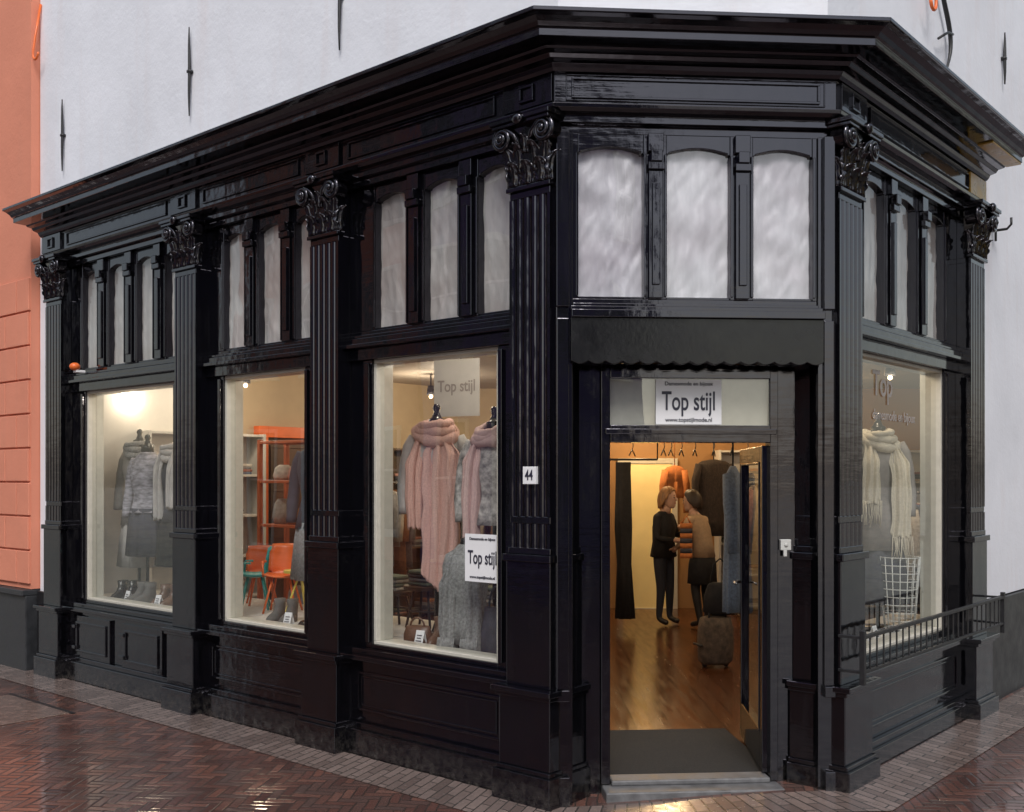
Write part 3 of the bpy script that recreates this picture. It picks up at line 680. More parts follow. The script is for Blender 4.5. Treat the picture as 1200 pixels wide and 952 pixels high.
g = group('hanging_rail', (1.7, 10, 2.1)); m = Mesh(); m.tube([(.9, 10, 2.1), (2.5, 10, 2.1)], .013, 8)
for x in (.95, 1.7, 2.45): m.tube([(x, 10, 2.1), (x, 10, 2.9)], .01, 6)
for x in (1.15, 1.45, 1.52, 1.62, 1.75, 1.93, 2.1, 2.25):
    m.tube([(x, 10, 2.12), (x + .01, 10, 2.05), (x, 10, 2.02)], .004, 6); m.tube([(x - .05, 9.82, 1.96), (x, 10, 2.02), (x + .05, 10.18, 1.96)], .006, 6)
m.obj('rail_and_hangers', g, IRON, 0, True)
g = group('hanging_rust_blouse', (1.99, 12.8, 1.5)); m = Mesh(); hanging(m, Frame((1.99, 12.8), (1, 0)), 1.9, .4, .26, 0, 1); m.tube([(1.99, 12.8, 1.9), (1.99, 12.8, 2.9)], .005, 6); m.obj('blouse', g, RUST, 0, True)
g = group('hanging_wool_coat', (1.50, 7.1, .7)); m = Mesh(); hanging(m, Frame((1.505, 7.12), (.35, 1)), 1.83, .98, .38, 0, 2.5, .09, True, .055)
m.obj('coat', g, BLUEG, 0, True)
m = Mesh(); m.tube([(1.505, 7.12, 1.83), (1.505, 7.12, 2.9)], .006, 6); m.obj('hook', g, IRON, 0, True)
g = group('travel_bag', (1.8, 9.3, FLOOR)); m = Mesh(); S_ = Frame((1.81, 9.3), (1, .15))
CHECK = mat('brown_check_fabric', (.10, .072, .052), .8, .6, 22, .4)
m.loft(S_, [(FLOOR + .03, .12, .08, 0, 0, 0), (FLOOR + .06, .155, .105, 0, 0, 0), (FLOOR + .2, .165, .115, 0, 0, 1), (FLOOR + .36, .16, .11, 0, 0, 1), (FLOOR + .44, .14, .09, 0, 0, 0), (FLOOR + .46, .08, .04, 0, 0, 0)], 32, .02, 4, 1)
m.obj('bag_body', g, CHECK, 0, True)
m = Mesh()
for u in (-.1, .1): m.ball(S_.p(u, 0, FLOOR + .025), .025, 10)
for dd_ in (-.05, .05): m.tube([S_.p(-.08, dd_, FLOOR + .44)] + [S_.p(-.08 * math.cos(a), dd_, FLOOR + .45 + .1 * math.sin(a)) for a in [i * math.pi / 8 for i in range(9)]], .009, 6)
m.tube([S_.p(-.165, -.1, FLOOR + .2), S_.p(-.165, .11, FLOOR + .21)], .012, 6)
m.obj('handles_and_wheels', g, IRON, 0, True)
g = group('black_shoulder_bag', (1.83, 9.25, .5)); m = Mesh(); S2 = Frame((1.85, 9.3), (1, .2))
m.loft(S2, [(.535, .10, .06, 0, 0, 0), (.56, .15, .08, 0, 0, 1), (.7, .14, .075, 0, 0, 1), (.8, .11, .05, 0, 0, 1), (.82, .09, .02, 0, 0, 0)], 28, .05, 5, 2)
m.tube([S2.p(-.09, 0, .8), S2.p(-.06, 0, .98), S2.p(0, 0, 1.03), S2.p(.06, 0, .98), S2.p(.09, 0, .8)], .008, 6)
m.obj('bag', g, BLACKC, 0, True)

# lamps (lit in the photograph)
BULB = bpy.data.materials.new('lit_bulb'); nt = nodes(BULB); em = N(nt, 'ShaderNodeEmission'); em.inputs[0].default_value = (1, .72, .38, 1); em.inputs[1].default_value = 9
o_ = N(nt, 'ShaderNodeOutputMaterial'); nt.links.new(em.outputs[0], o_.inputs[0])
def lamp(name, p, watt, col=(1, .68, .36)):
    g = group(name, p); m = Mesh(); x, y, z = p
    m.tube([(x, y, z + .02), (x, y, z + .12)], [.05, .035], 12); m.tube([(x, y, z + .12), (x, y, 2.9)], .008, 6); m.obj('lamp_can', g, IRON, 0, True)
    m = Mesh(); m.ball((x, y, z), .022, 10); m.obj('bulb', g, BULB, 0, True)
    l = bpy.data.lights.new('lamp_light', 'POINT'); l.energy = watt; l.color = col; l.shadow_soft_size = .06
    lo = bpy.data.objects.new('lamp_light', l); link(lo, g); lo.matrix_basis = Matrix.Translation((x, y, z - .09))
NEU = (1, .80, .58); WRM = (1, .68, .34)
for p, w, c in (((-2.6, 10.2, 2.65), 24, NEU), ((-.9, 11.6, 2.65), 30, NEU), ((.9, 8.6, 2.6), 14, WRM), ((1.65, 12.7, 2.6), 55, WRM), ((3.4, 9.4, 2.65), 28, NEU), ((3.2, 12.2, 2.65), 25, WRM), ((1.2, 10.6, 2.6), 14, WRM), ((-3.6, 9.9, 2.6), 12, NEU)): lamp('ceiling_lamp', p, w, c)
for u, d, w in ((.95, -.8, 9), (1.45, -.7, 9), (2.8, -.7, 8), (4.1, -.7, 8), (4.8, -.7, 9)):
    p = FL.p(u, d, 2.68); lamp('display_spotlight', tuple(p), w, (1, .87, .70))
p = FR.p(1.7, -.55, 2.68); lamp('display_spotlight', tuple(p), 11, (1, .82, .6))
g = group('chandelier', (-.44, 9.0, 2.4)); m = Mesh(); b_ = Mesh()
m.tube([(-.44, 9, 2.9), (-.44, 9, 2.45)], .006, 8); m.ball((-.44, 9, 2.46), .025, 10)
for k in range(6):
    a = k * math.pi / 3; c, s = math.cos(a), math.sin(a)
    m.tube([(-.44, 9, 2.48), (-.44 + .06 * c, 9 + .06 * s, 2.44), (-.44 + .12 * c, 9 + .12 * s, 2.45), (-.44 + .14 * c, 9 + .14 * s, 2.49)], .005, 6)
    b_.ball((-.44 + .14 * c, 9 + .14 * s, 2.51), (.01, .01, .02), 8)
m.obj('arms', g, IRON, 0, True); b_.obj('candle_bulbs', g, BULB, 0, True)
l = bpy.data.lights.new('lamp_light', 'POINT'); l.energy = 12; l.color = (1, .7, .4); l.shadow_soft_size = .12
lo = bpy.data.objects.new('lamp_light', l); link(lo, g); lo.matrix_basis = Matrix.Translation((-.44, 9, 2.35))

# ------------------------------------------------------------------ mannequins
PINK = mat('pink_knit', (.62, .38, .33), .95, .14, 90, .8, 0, (1, 1, 1), .005)
GREYK = mat('grey_crochet', (.26, .26, .26), .95, .40, 60, .8, 0, (1, 1, 1), .006)
FLORAL = mat('floral_blouse', (.36, .34, .33), .85, .65, 26, .2)
PALE = mat('pale_blouse', (.42, .40, .39), .85, .12, 20, .3)
CREAMK = mat('cream_knit', (.62, .56, .45), .95, .12, 60, .6, 0, (1, 1, 1), .005)
PLAID = mat('plaid_wool', (.26, .25, .28), .9, .6, 14, .3, 0, (1, 1, 3))
DKGREY = mat('dark_grey_jersey', (.05, .05, .065), .9, .3, 20, .4)
WARMG = mat('stone_grey_jersey', (.27, .25, .235), .9, .15, 20, .4)
BLACKW = mat('black_lacquered_wood', (.012, .010, .01), .25, .1, 10, .02)
def mannequin(F0, top, body, sleeve=True, skirt=None, base_z=.67, hemlen=.75):
    g = group('dress_form_mannequin', tuple(F0.p(0, 0, base_z)))
    m = Mesh(); T = top
    m.tube([F0.p(0, 0, T - .5), F0.p(0, 0, base_z + .02)], .014, 10); m.tube([F0.p(0, 0, base_z + .001), F0.p(0, 0, base_z + .025)], [.15, .13], 24)
    m.loft(F0, [(T - .12, .058, .06, 0, 0, 0), (T - .05, .05, .052, 0, .005, 0), (T - .03, .052, .055, 0, .005, 0), (T - .02, .035, .035, 0, 0, 0), (T + .02, .018, .018, 0, 0, 0), (T + .045, .028, .028, 0, 0, 0), (T + .07, .018, .018, 0, 0, 0), (T + .075, .004, .004, 0, 0, 0)], 20)
    m.obj('stand_and_neck_cap', g, BLACKW, 0, True)
    b = Mesh(); r = [(T - .085, .062, .06, 0, 0, 0), (T - .11, .10, .068, 0, 0, 0), (T - .14, .155, .080, 0, -.005, 0), (T - .18, .178, .092, 0, 0, .1), (T - .28, .165, .115, 0, .015, .3), (T - .36, .15, .112, 0, .012, .4),
         (T - .47, .132, .095, 0, 0, .5), (T - .6, .168, .115, 0, 0, .8), (T - hemlen, .19, .135, 0, 0, 1.2)]
    b.loft(F0, r, 48, .045, 8, T * 5 + top, True, 0, .03)
    if sleeve:
        for s in (-1, 1):
            b.tube([F0.p(s * .15, 0, T - .15), F0.p(s * .185, .0, T - .22), F0.p(s * .21, .01, T - .34), F0.p(s * .222, .012, T - .42), F0.p(s * .22, .03, T - .52), F0.p(s * .21, .055, T - .62), F0.p(s * .205, .06, T - .66)], [.045, .052, .048, .043, .046, .038, .041], 14)
    b.obj('top_garment', g, body, 0, True)
    if skirt:
        b = Mesh(); z = T - hemlen + .04
        b.loft(F0, [(z, .175, .12, 0, 0, .3), (z - .15, .19, .135, 0, 0, .8), (z - .42, .21, .155, 0, 0, 1.2)], 48, .06, 9, 1); b.obj('skirt', g, skirt, 0, True)
    return g
def cloth(mesh, F, path, width, k=3, amp=.02, n=30, ph=0, mi=0, taper=0):
    P = [Vector(p) for p in path]; base = len(mesh.v); m = 26
    for i in range(n + 1):
        t = i / n * (len(P) - 1); j = min(int(t), len(P) - 2); f = t - j
        p0 = P[max(j - 1, 0)]; p1 = P[j]; p2 = P[j + 1]; p3 = P[min(j + 2, len(P) - 1)]
        c = .5 * ((2 * p1) + (p2 - p0) * f + (2 * p0 - 5 * p1 + 4 * p2 - p3) * f * f + (-p0 + 3 * p1 - 3 * p2 + p3) * f ** 3)
        w = width * (1 - taper * (i / n) ** 2) * (1 + .06 * math.sin(i * .6 + ph)) * min(1, .45 + i / n * 1.6)
        for q in range(m + 1):
            s = q / m * 2 - 1
            dd_ = amp * (math.sin(s * math.pi * k + ph + .12 * i * math.sin(ph)) + .5 * math.sin(s * math.pi * k * 2.3 + i * .13)) - .03 * s * s
            zz = -.02 * abs(s) * math.sin(i * .3)
            mesh.v.append(F.p(c.x + s * w / 2, c.y + dd_, c.z + zz + (-.10 * s * (i / n) ** 3 * (taper > 0)) + .012 * math.sin(q * .8 + ph) * (i == n)))
    for i in range(n):
        for q in range(m):
            a = base + i * (m + 1) + q; mesh.f.append([a, a + 1, a + m + 2, a + m + 1]); mesh.mi.append(mi)
def neckwrap(mesh, F, z, ru=.12, rd=.10, r=.055, ph=0, tilt=.05):
    for w_ in range(3):
        pts = []; rad = []
        for i in range(41):
            a = 2 * math.pi * i / 40
            pts.append(F.p(ru * (1 - .13 * w_) * math.cos(a + .1 * w_), .01 + rd * (1 - .08 * w_) * math.sin(a) + .012 * w_, z - (tilt - .012 * w_) * math.sin(a) + .028 * w_ - .02 * math.cos(a + ph + w_)))
            rad.append(r * (.62 - .1 * w_) * (1 + .14 * math.sin(a * 5 + ph + w_ * 2) + .08 * math.sin(a * 11)))
        mesh.tube(pts, rad, 14)
eL = -dL
def LFr(u, d, tw=0):
    o = FL.p(u, d, 0); e = eL.copy(); e.rotate(Matrix.Rotation(R(tw), 3, 'Z')); return Frame((o.x, o.y), (e.x, e.y))
F0 = LFr(1.50, -.62, 28); g = mannequin(F0, 2.17, PALE, True, None, .67, .68)
s = Mesh(); neckwrap(s, F0, 2.045, .12, .105, .062)
cloth(s, F0, [(.03, .08, 2.05), (.06, .15, 1.85), (.07, .17, 1.5), (.05, .16, 1.02)], .30, 3.5, .020, 44, 1, 0, .30)
cloth(s, F0, [(-.09, .07, 2.04), (-.12, .13, 1.85), (-.12, .14, 1.62), (-.11, .13, 1.42)], .12, 2, .014, 30, 2, 0, 0)
s.obj('pink_scarf', g, PINK, 0, True, .010)
F0 = LFr(.98, -.62, 20); g = mannequin(F0, 2.13, FLORAL, True, None, .67, .68)
s = Mesh(); neckwrap(s, F0, 2.01, .115, .105, .055, 2)
cloth(s, F0, [(-.09, .07, 2.02), (-.11, .13, 1.85), (-.12, .14, 1.6), (-.12, .13, 1.25)], .12, 2, .015, 34, 1.3, 0, 0)
cloth(s, F0, [(.09, .07, 2.02), (.11, .13, 1.85), (.12, .14, 1.6), (.12, .13, 1.35)], .11, 2, .015, 34, 2.3, 0, 0)
s.obj('pink_scarf', g, mat('rose_scarf', (.58, .40, .38), .95, .1, 60, .5), 0, True, .008)
F0 = LFr(1.03, -.42, 15); g = group('torso_bust_form', tuple(F0.p(0, 0, .67)))
s = Mesh(); s.loft(F0, [(1.335, .055, .05, 0, 0, 0), (1.30, .09, .06, 0, 0, 0), (1.27, .145, .08, 0, 0, .2), (1.2, .158, .10, 0, .01, .3), (1.1, .148, .112, 0, .02, .4), (.98, .125, .092, 0, 0, .5), (.86, .148, .107, 0, 0, .8), (.72, .168, .122, 0, 0, 1.2)], 48, .04, 8, 2, True, 0, .05); s.obj('crochet_vest', g, GREYK, 0, True)
s = Mesh(); cloth(s, F0, [(-.07, .08, 1.26), (-.08, .12, 1.1), (-.09, .12, .9), (-.08, .13, .7)], .12, 2, .012, 30, 1); cloth(s, F0, [(.07, .08, 1.26), (.08, .12, 1.1), (.09, .12, .9), (.08, .13, .7)], .12, 2, .012, 30, 3)
for c0 in (-.08, .08):
    for i in range(11):
        u = c0 - .055 + .011 * i; s.tube([F0.p(u, .13, .76), F0.p(u, .14, .72), F0.p(u + random.uniform(-.008, .008), .145, .685)], .003, 5)
s.obj('crochet_front', g, GREYK, 0, True, .006)
s = Mesh(); s.tube([F0.p(0, 0, .671), F0.p(0, 0, .70)], [.12, .12], 20); s.tube([F0.p(0, 0, .69), F0.p(0, 0, .8)], .02, 10); s.tube([F0.p(0, 0, 1.30), F0.p(0, .0, 1.37), F0.p(0, 0, 1.38)], [.05, .045, .01], 14); s.obj('bust_base_and_neck', g, BLACKW, 0, True)
F0 = LFr(2.66, -.55, 10); g = mannequin(F0, 2.08, DKGREY, True, GREYK, .67, .7)
F0 = LFr(5.36, -.66, 15); g = mannequin(F0, 2.12, WARMG, True, PALE, .67, .8)
s = Mesh(); neckwrap(s, F0, 2.0, .11, .10, .05); s.obj('scarf', g, GREYK, 0, True)
F0 = LFr(5.03, -.55, 10); g = mannequin(F0, 2.06, PLAID, True, DKGREY, .67, .62)
F0 = LFr(4.64, -.6, 5); g = mannequin(F0, 2.07, DKGREY, True, BLACKC, .67, .7)
s = Mesh(); neckwrap(s, F0, 1.96, .11, .10, .045)
cloth(s, F0, [(-.08, .09, 1.98), (-.10, .14, 1.8), (-.10, .14, 1.4)], .11, 2, .015, 26, 1); cloth(s, F0, [(.08, .09, 1.98), (.09, .14, 1.8), (.09, .14, 1.5)], .11, 2, .015, 26, 2); s.obj('pale_scarf', g, PALE, 0, True, .01)
def RFr(u, d, tw=0):
    o = FR.p(u, d, 0); e = dR.copy(); e.rotate(Matrix.Rotation(R(tw), 3, 'Z')); return Frame((o.x, o.y), (e.x, e.y))
F0 = RFr(1.90, -.52, -45); g = mannequin(F0, 2.14, WARMG, True, DKGREY, .67, .9)
s = Mesh(); neckwrap(s, F0, 2.01, .115, .105, .052)
cloth(s, F0, [(.07, .08, 2.01), (.10, .15, 1.85), (.11, .17, 1.6), (.11, .16, 1.33)], .15, 2.5, .014, 34, 1)
cloth(s, F0, [(-.09, .08, 2.01), (-.10, .15, 1.85), (-.11, .16, 1.6), (-.11, .16, 1.58)], .14, 2.5, .014, 34, 2)
for c0, zb in ((.11, 1.33), (-.11, 1.58)):
    for i in range(13):
        u = c0 - .07 + .14 * i / 12; s.tube([F0.p(u, .155, zb + .01), F0.p(u + random.uniform(-.01, .01), .16, zb - .08), F0.p(u + random.uniform(-.015, .015), .155, zb - random.uniform(.14, .18))], .0035, 5)
s.obj('fringed_cream_scarf', g, CREAMK, 0, True)
g = group('wire_basket', tuple(FR.p(1.86, -.33, .67))); m = Mesh(); B_ = RFr(1.88, -.36)
for i in range(10):
    z = .70 + .055 * i; r = .10 + .004 * i
    m.tube([B_.p(r * math.cos(a), r * math.sin(a), z) for a in [k * math.pi / 12 for k in range(25)]], .0035, 5)
for k in range(16):
    a = k * math.pi / 8; m.tube([B_.p(.098 * math.cos(a), .098 * math.sin(a), .68), B_.p(.138 * math.cos(a), .138 * math.sin(a), 1.2)], .0035, 5)
m.obj('wires', g, mat('white_wire', (.6, .6, .58), .4, .05, 10, 0), 0, True)

def card(F, u, d, z, w=.07, h=.1, tw=0):
    Fx = LFr(u, d, tw) if F is FL else RFr(u, d, tw)
    g = group('price_card', tuple(F.p(u, d, z))); m = Mesh()
    P = [Fx.p(-w / 2, 0, z), Fx.p(w / 2, 0, z), Fx.p(w / 2, -.03, z + h), Fx.p(-w / 2, -.03, z + h), Fx.p(-w / 2, -.06, z), Fx.p(w / 2, -.06, z)]
    m.add(P, [(0, 1, 2, 3), (3, 2, 5, 4)]); m.obj('card', g, WHITE, 0, False, .003)
    m = Mesh()
    for i, ww in enumerate((.7, .5, .6)):
        zz = .3 + .18 * i; m.add([Fx.p(-w / 2 * ww, .004 - .03 * zz, z + h * zz), Fx.p(w / 2 * ww, .004 - .03 * zz, z + h * zz), Fx.p(w / 2 * ww, .004 - .03 * (zz + .06), z + h * (zz + .06)), Fx.p(-w / 2 * ww, .004 - .03 * (zz + .06), z + h * (zz + .06))], [(0, 1, 2, 3)])
    m.obj('printed_lines', g, DARKTXT)
for u, d, tw in ((1.38, -.33, 10), (.72, -.3, 5), (2.75, -.33, 15), (4.5, -.32, 10), (5.0, -.32, 0)): card(FL, u, d, .672, .065, .095, tw)
card(FR, 1.35, -.3, .672)
def shoe(F, z, m_):
    g = group('ankle_boot', tuple(F.p(0, 0, z))); m = Mesh()
    for s_ in (-.055, .055):
        m.loft(F, [(z + .002, .04, .12, s_, .02, 0), (z + .02, .042, .122, s_, .02, 0), (z + .05, .04, .10, s_, .0, 0), (z + .075, .036, .065, s_, -.035, 0), (z + .12, .036, .05, s_, -.05, 0), (z + .17, .042, .055, s_, -.05, 0)], 20)
    m.obj('boots', g, m_, 0, True)
LEATH = mat('brown_leather', (.10, .05, .03), .4, .2, 20, .1); GREYL = mat('grey_suede', (.10, .095, .09), .8, .2, 20, .1)
for u, d, mm in ((1.3, -.5, LEATH), (2.95, -.45, GREYL), (4.2, -.42, BLACKW), (4.55, -.45, LEATH), (4.9, -.42, GREYL), (5.15, -.4, BLACKW), (.7, -.5, BLACKW)): shoe(LFr(u, d, random.uniform(-30, 30)), .671, mm)
def handbag(F, z, w, h, m_):
    g = group('handbag', tuple(F.p(0, 0, z))); m = Mesh()
    m.loft(F, [(z + .002, w * .46, .05, 0, 0, 0), (z + .02, w * .5, .065, 0, 0, 0), (z + h * .5, w * .5, .06, 0, 0, .5), (z + h * .9, w * .42, .035, 0, 0, .5), (z + h, w * .4, .015, 0, 0, 0)], 32, .03, 4, 1)
    m.tube([F.p(w * .25 * math.cos(a), .01, z + h * .92 + h * .5 * math.sin(a)) for a in [i * math.pi / 10 for i in range(11)]], .007, 6)
    m.obj('bag', g, m_, 0, True)
handbag(LFr(.72, -.36, 5), .671, .24, .3, DKGREY); handbag(LFr(4.1, -.5, 0), .671, .3, .22, LEATH); handbag(RFr(1.0, -.35, 0), .671, .25, .2, LEATH); handbag(LFr(1.45, -.4, 20), .671, .2, .12, LEATH)
def stool(F, z, h, col):
    g = group('round_stool', tuple(F.p(0, 0, z))); m = Mesh()
    m.tube([F.p(0, 0, z + h - .03), F.p(0, 0, z + h)], [.15, .155], 28); m.obj('seat', g, WOODD, .005)
    m = Mesh()
    for k in range(4):
        a = k * math.pi / 2 + .5; m.tube([F.p(.08 * math.cos(a), .08 * math.sin(a), z + h - .03), F.p(.14 * math.cos(a), .14 * math.sin(a), z + .0)], .009, 8)
    m.tube([F.p(.115 * math.cos(k * math.pi / 8), .115 * math.sin(k * math.pi / 8), z + h * .4) for k in range(17)], .006, 6)
    m.obj('legs', g, col, 0, True)
    m = Mesh()
    for i in range(4): m.box(F, -.1 + .01 * random.random(), .1, -.08, .08, z + h + .001 + .028 * i, z + h + .027 + .028 * i, i)
    m.obj('folded_tops', g, [CL[random.randrange(9)] for i in range(4)], .01)
stool(LFr(2.32, -1.0, 0), .671, .24, IRON); stool(LFr(1.98, -.98, 0), .671, .30, IRON); stool(LFr(1.33, -1.02, 0), .671, .22, IRON); stool(LFr(1.68, -.95, 0), .671, .2, IRON)
g = group('yellow_round_plate', tuple(FL.p(1.75, -1.12, 1.4))); m = Mesh(); Y_ = LFr(1.76, -1.12, 20)
for rr, dd_, mi in ((.085, .0, 0), (.066, .006, 1), (.048, .012, 0)):
    m.tube([Y_.p(0, dd_, 1.52), Y_.p(0, dd_ + .012, 1.52)], rr, 28, mi)
m.tube([Y_.p(0, 0, 1.5), Y_.p(0, 0, .67)], .01, 6, 1); m.tube([Y_.p(0, 0, .675), Y_.p(0, 0, .69)], .1, 18, 1)
m.obj('plate', g, [YELLOWP, BLACKW], .003)
def chair(F, z, s, m_):
    g = group('reflected_chair', tuple(F.p(0, 0, z))); m = Mesh()
    n = 14; base = len(m.v)
    for i in range(n + 1):
        t = i / n
        if t < .5: d = .2 - .36 * (t / .5); zz = .44 - .02 * math.sin(t * 6)
        else: d = -.16 - .08 * ((t - .5) / .5); zz = .44 + .38 * ((t - .5) / .5)
        w = .22 * (1 - .15 * abs(t - .3)) * (1 if t < .9 else .88)
        for q in range(9):
            s_ = q / 8 * 2 - 1; m.v.append(F.p(s * w * s_, s * (d + (.06 * s_ * s_ if t > .5 else 0)), z + s * (zz + (.04 * s_ * s_ if t <= .55 else 0))))
    for i in range(n):
        for q in range(8):
            a = base + i * 9 + q; m.f.append([a, a + 1, a + 10, a + 9]); m.mi.append(0)
    m.obj('shell', g, m_, 0, True, .012)
    m = Mesh()
    for u, d in ((-.17, .16), (.17, .16), (-.17, -.14), (.17, -.14)): m.tube([F.p(s * u * .6, s * d * .6, z + s * .43), F.p(s * u * 1.15, s * d * 1.25, z)], .009, 8)
    m.tube([F.p(-s * .2, s * .05, z + s * .62), F.p(-s * .22, s * .15, z + s * .62), F.p(-s * .2, s * .17, z + s * .44)], .01, 8); m.tube([F.p(s * .2, s * .05, z + s * .62), F.p(s * .22, s * .15, z + s * .62), F.p(s * .2, s * .17, z + s * .44)], .01, 8)
    m.obj('legs_and_arms', g, m_, 0, True)
chair(LFr(3.44, -.82, 40), .671, .66, ORANGEP); chair(LFr(3.78, -.80, -40), .671, .62, TEAL); chair(LFr(4.0, -1.02, 60), .671, .6, ORANGEP)  # terrace chairs reflected in the glass, built as solids inside the window
g = group('reflected_bistro_table', tuple(FL.p(3.17, -.78, .671))); m = Mesh(); T_ = LFr(3.22, -.82)  # table from the same terrace reflection, built as a solid
m.tube([T_.p(0, 0, 1.0), T_.p(0, 0, 1.02)], .13, 26)
for k in range(3):
    a = k * 2.09; m.tube([T_.p(0, 0, 1.0), T_.p(.12 * math.cos(a), .12 * math.sin(a), .672)], .008, 8)
m.obj('table', g, YELLOWP, 0)

def shopsign(F, u0, u1, z0, z1, d, right, w):
    g = group('shop_sign', tuple(F.p((u0 + u1) / 2, d, z0))); m = Mesh(); m.box(F, u0, u1, d - .004, d, z0, z1); m.obj('sign_board', g, WHITE)
    uc = (u0 + u1) / 2; h = z1 - z0
    text('Top stijl', g, F, uc, d + .002, z0 + h * .5, w * .40, DARKTXT, right, .62)
    text('Damesmode en bijoux', g, F, uc, d + .002, z0 + h * .90, w * .08, DARKTXT, right, 1.0)
    text('www.topstijlmode.nl', g, F, uc, d + .002, z0 + h * .10, w * .085, DARKTXT, right, 1.0)
shopsign(FC, .585, .955, 2.045, 2.295, -.195, dC, .37)
shopsign(FL, .33 + .19, .80, 1.14, 1.42, -.155, -dL, .28)
g = group('window_lettering', tuple(FR.p(1.3, -.15, 2.2)))
text('Top', g, FR, 1.05, -.155, 2.33, .22, LETTER, dR, .9); text('damesmode en bijoux', g, FR, 1.25, -.155, 2.14, .09, LETTER, dR, .9)
g = group('hanging_paper_sign', tuple(FL.p(1.87, -1.2, 2.3))); m = Mesh(); H_ = LFr(1.87, -1.2, 15)
m.box(H_, -.19, .19, -.003, .003, 2.2, 2.62); m.obj('paper', g, DISPLAY); m = Mesh(); m.tube([H_.p(-.14, 0, 2.62), H_.p(-.14, 0, 2.9)], .002, 4); m.tube([H_.p(.14, 0, 2.62), H_.p(.14, 0, 2.9)], .002, 4); m.obj('strings', g, IRON)
text('Top stijl', g, H_, 0, .006, 2.42, .12, LETTER, H_.e, .8)

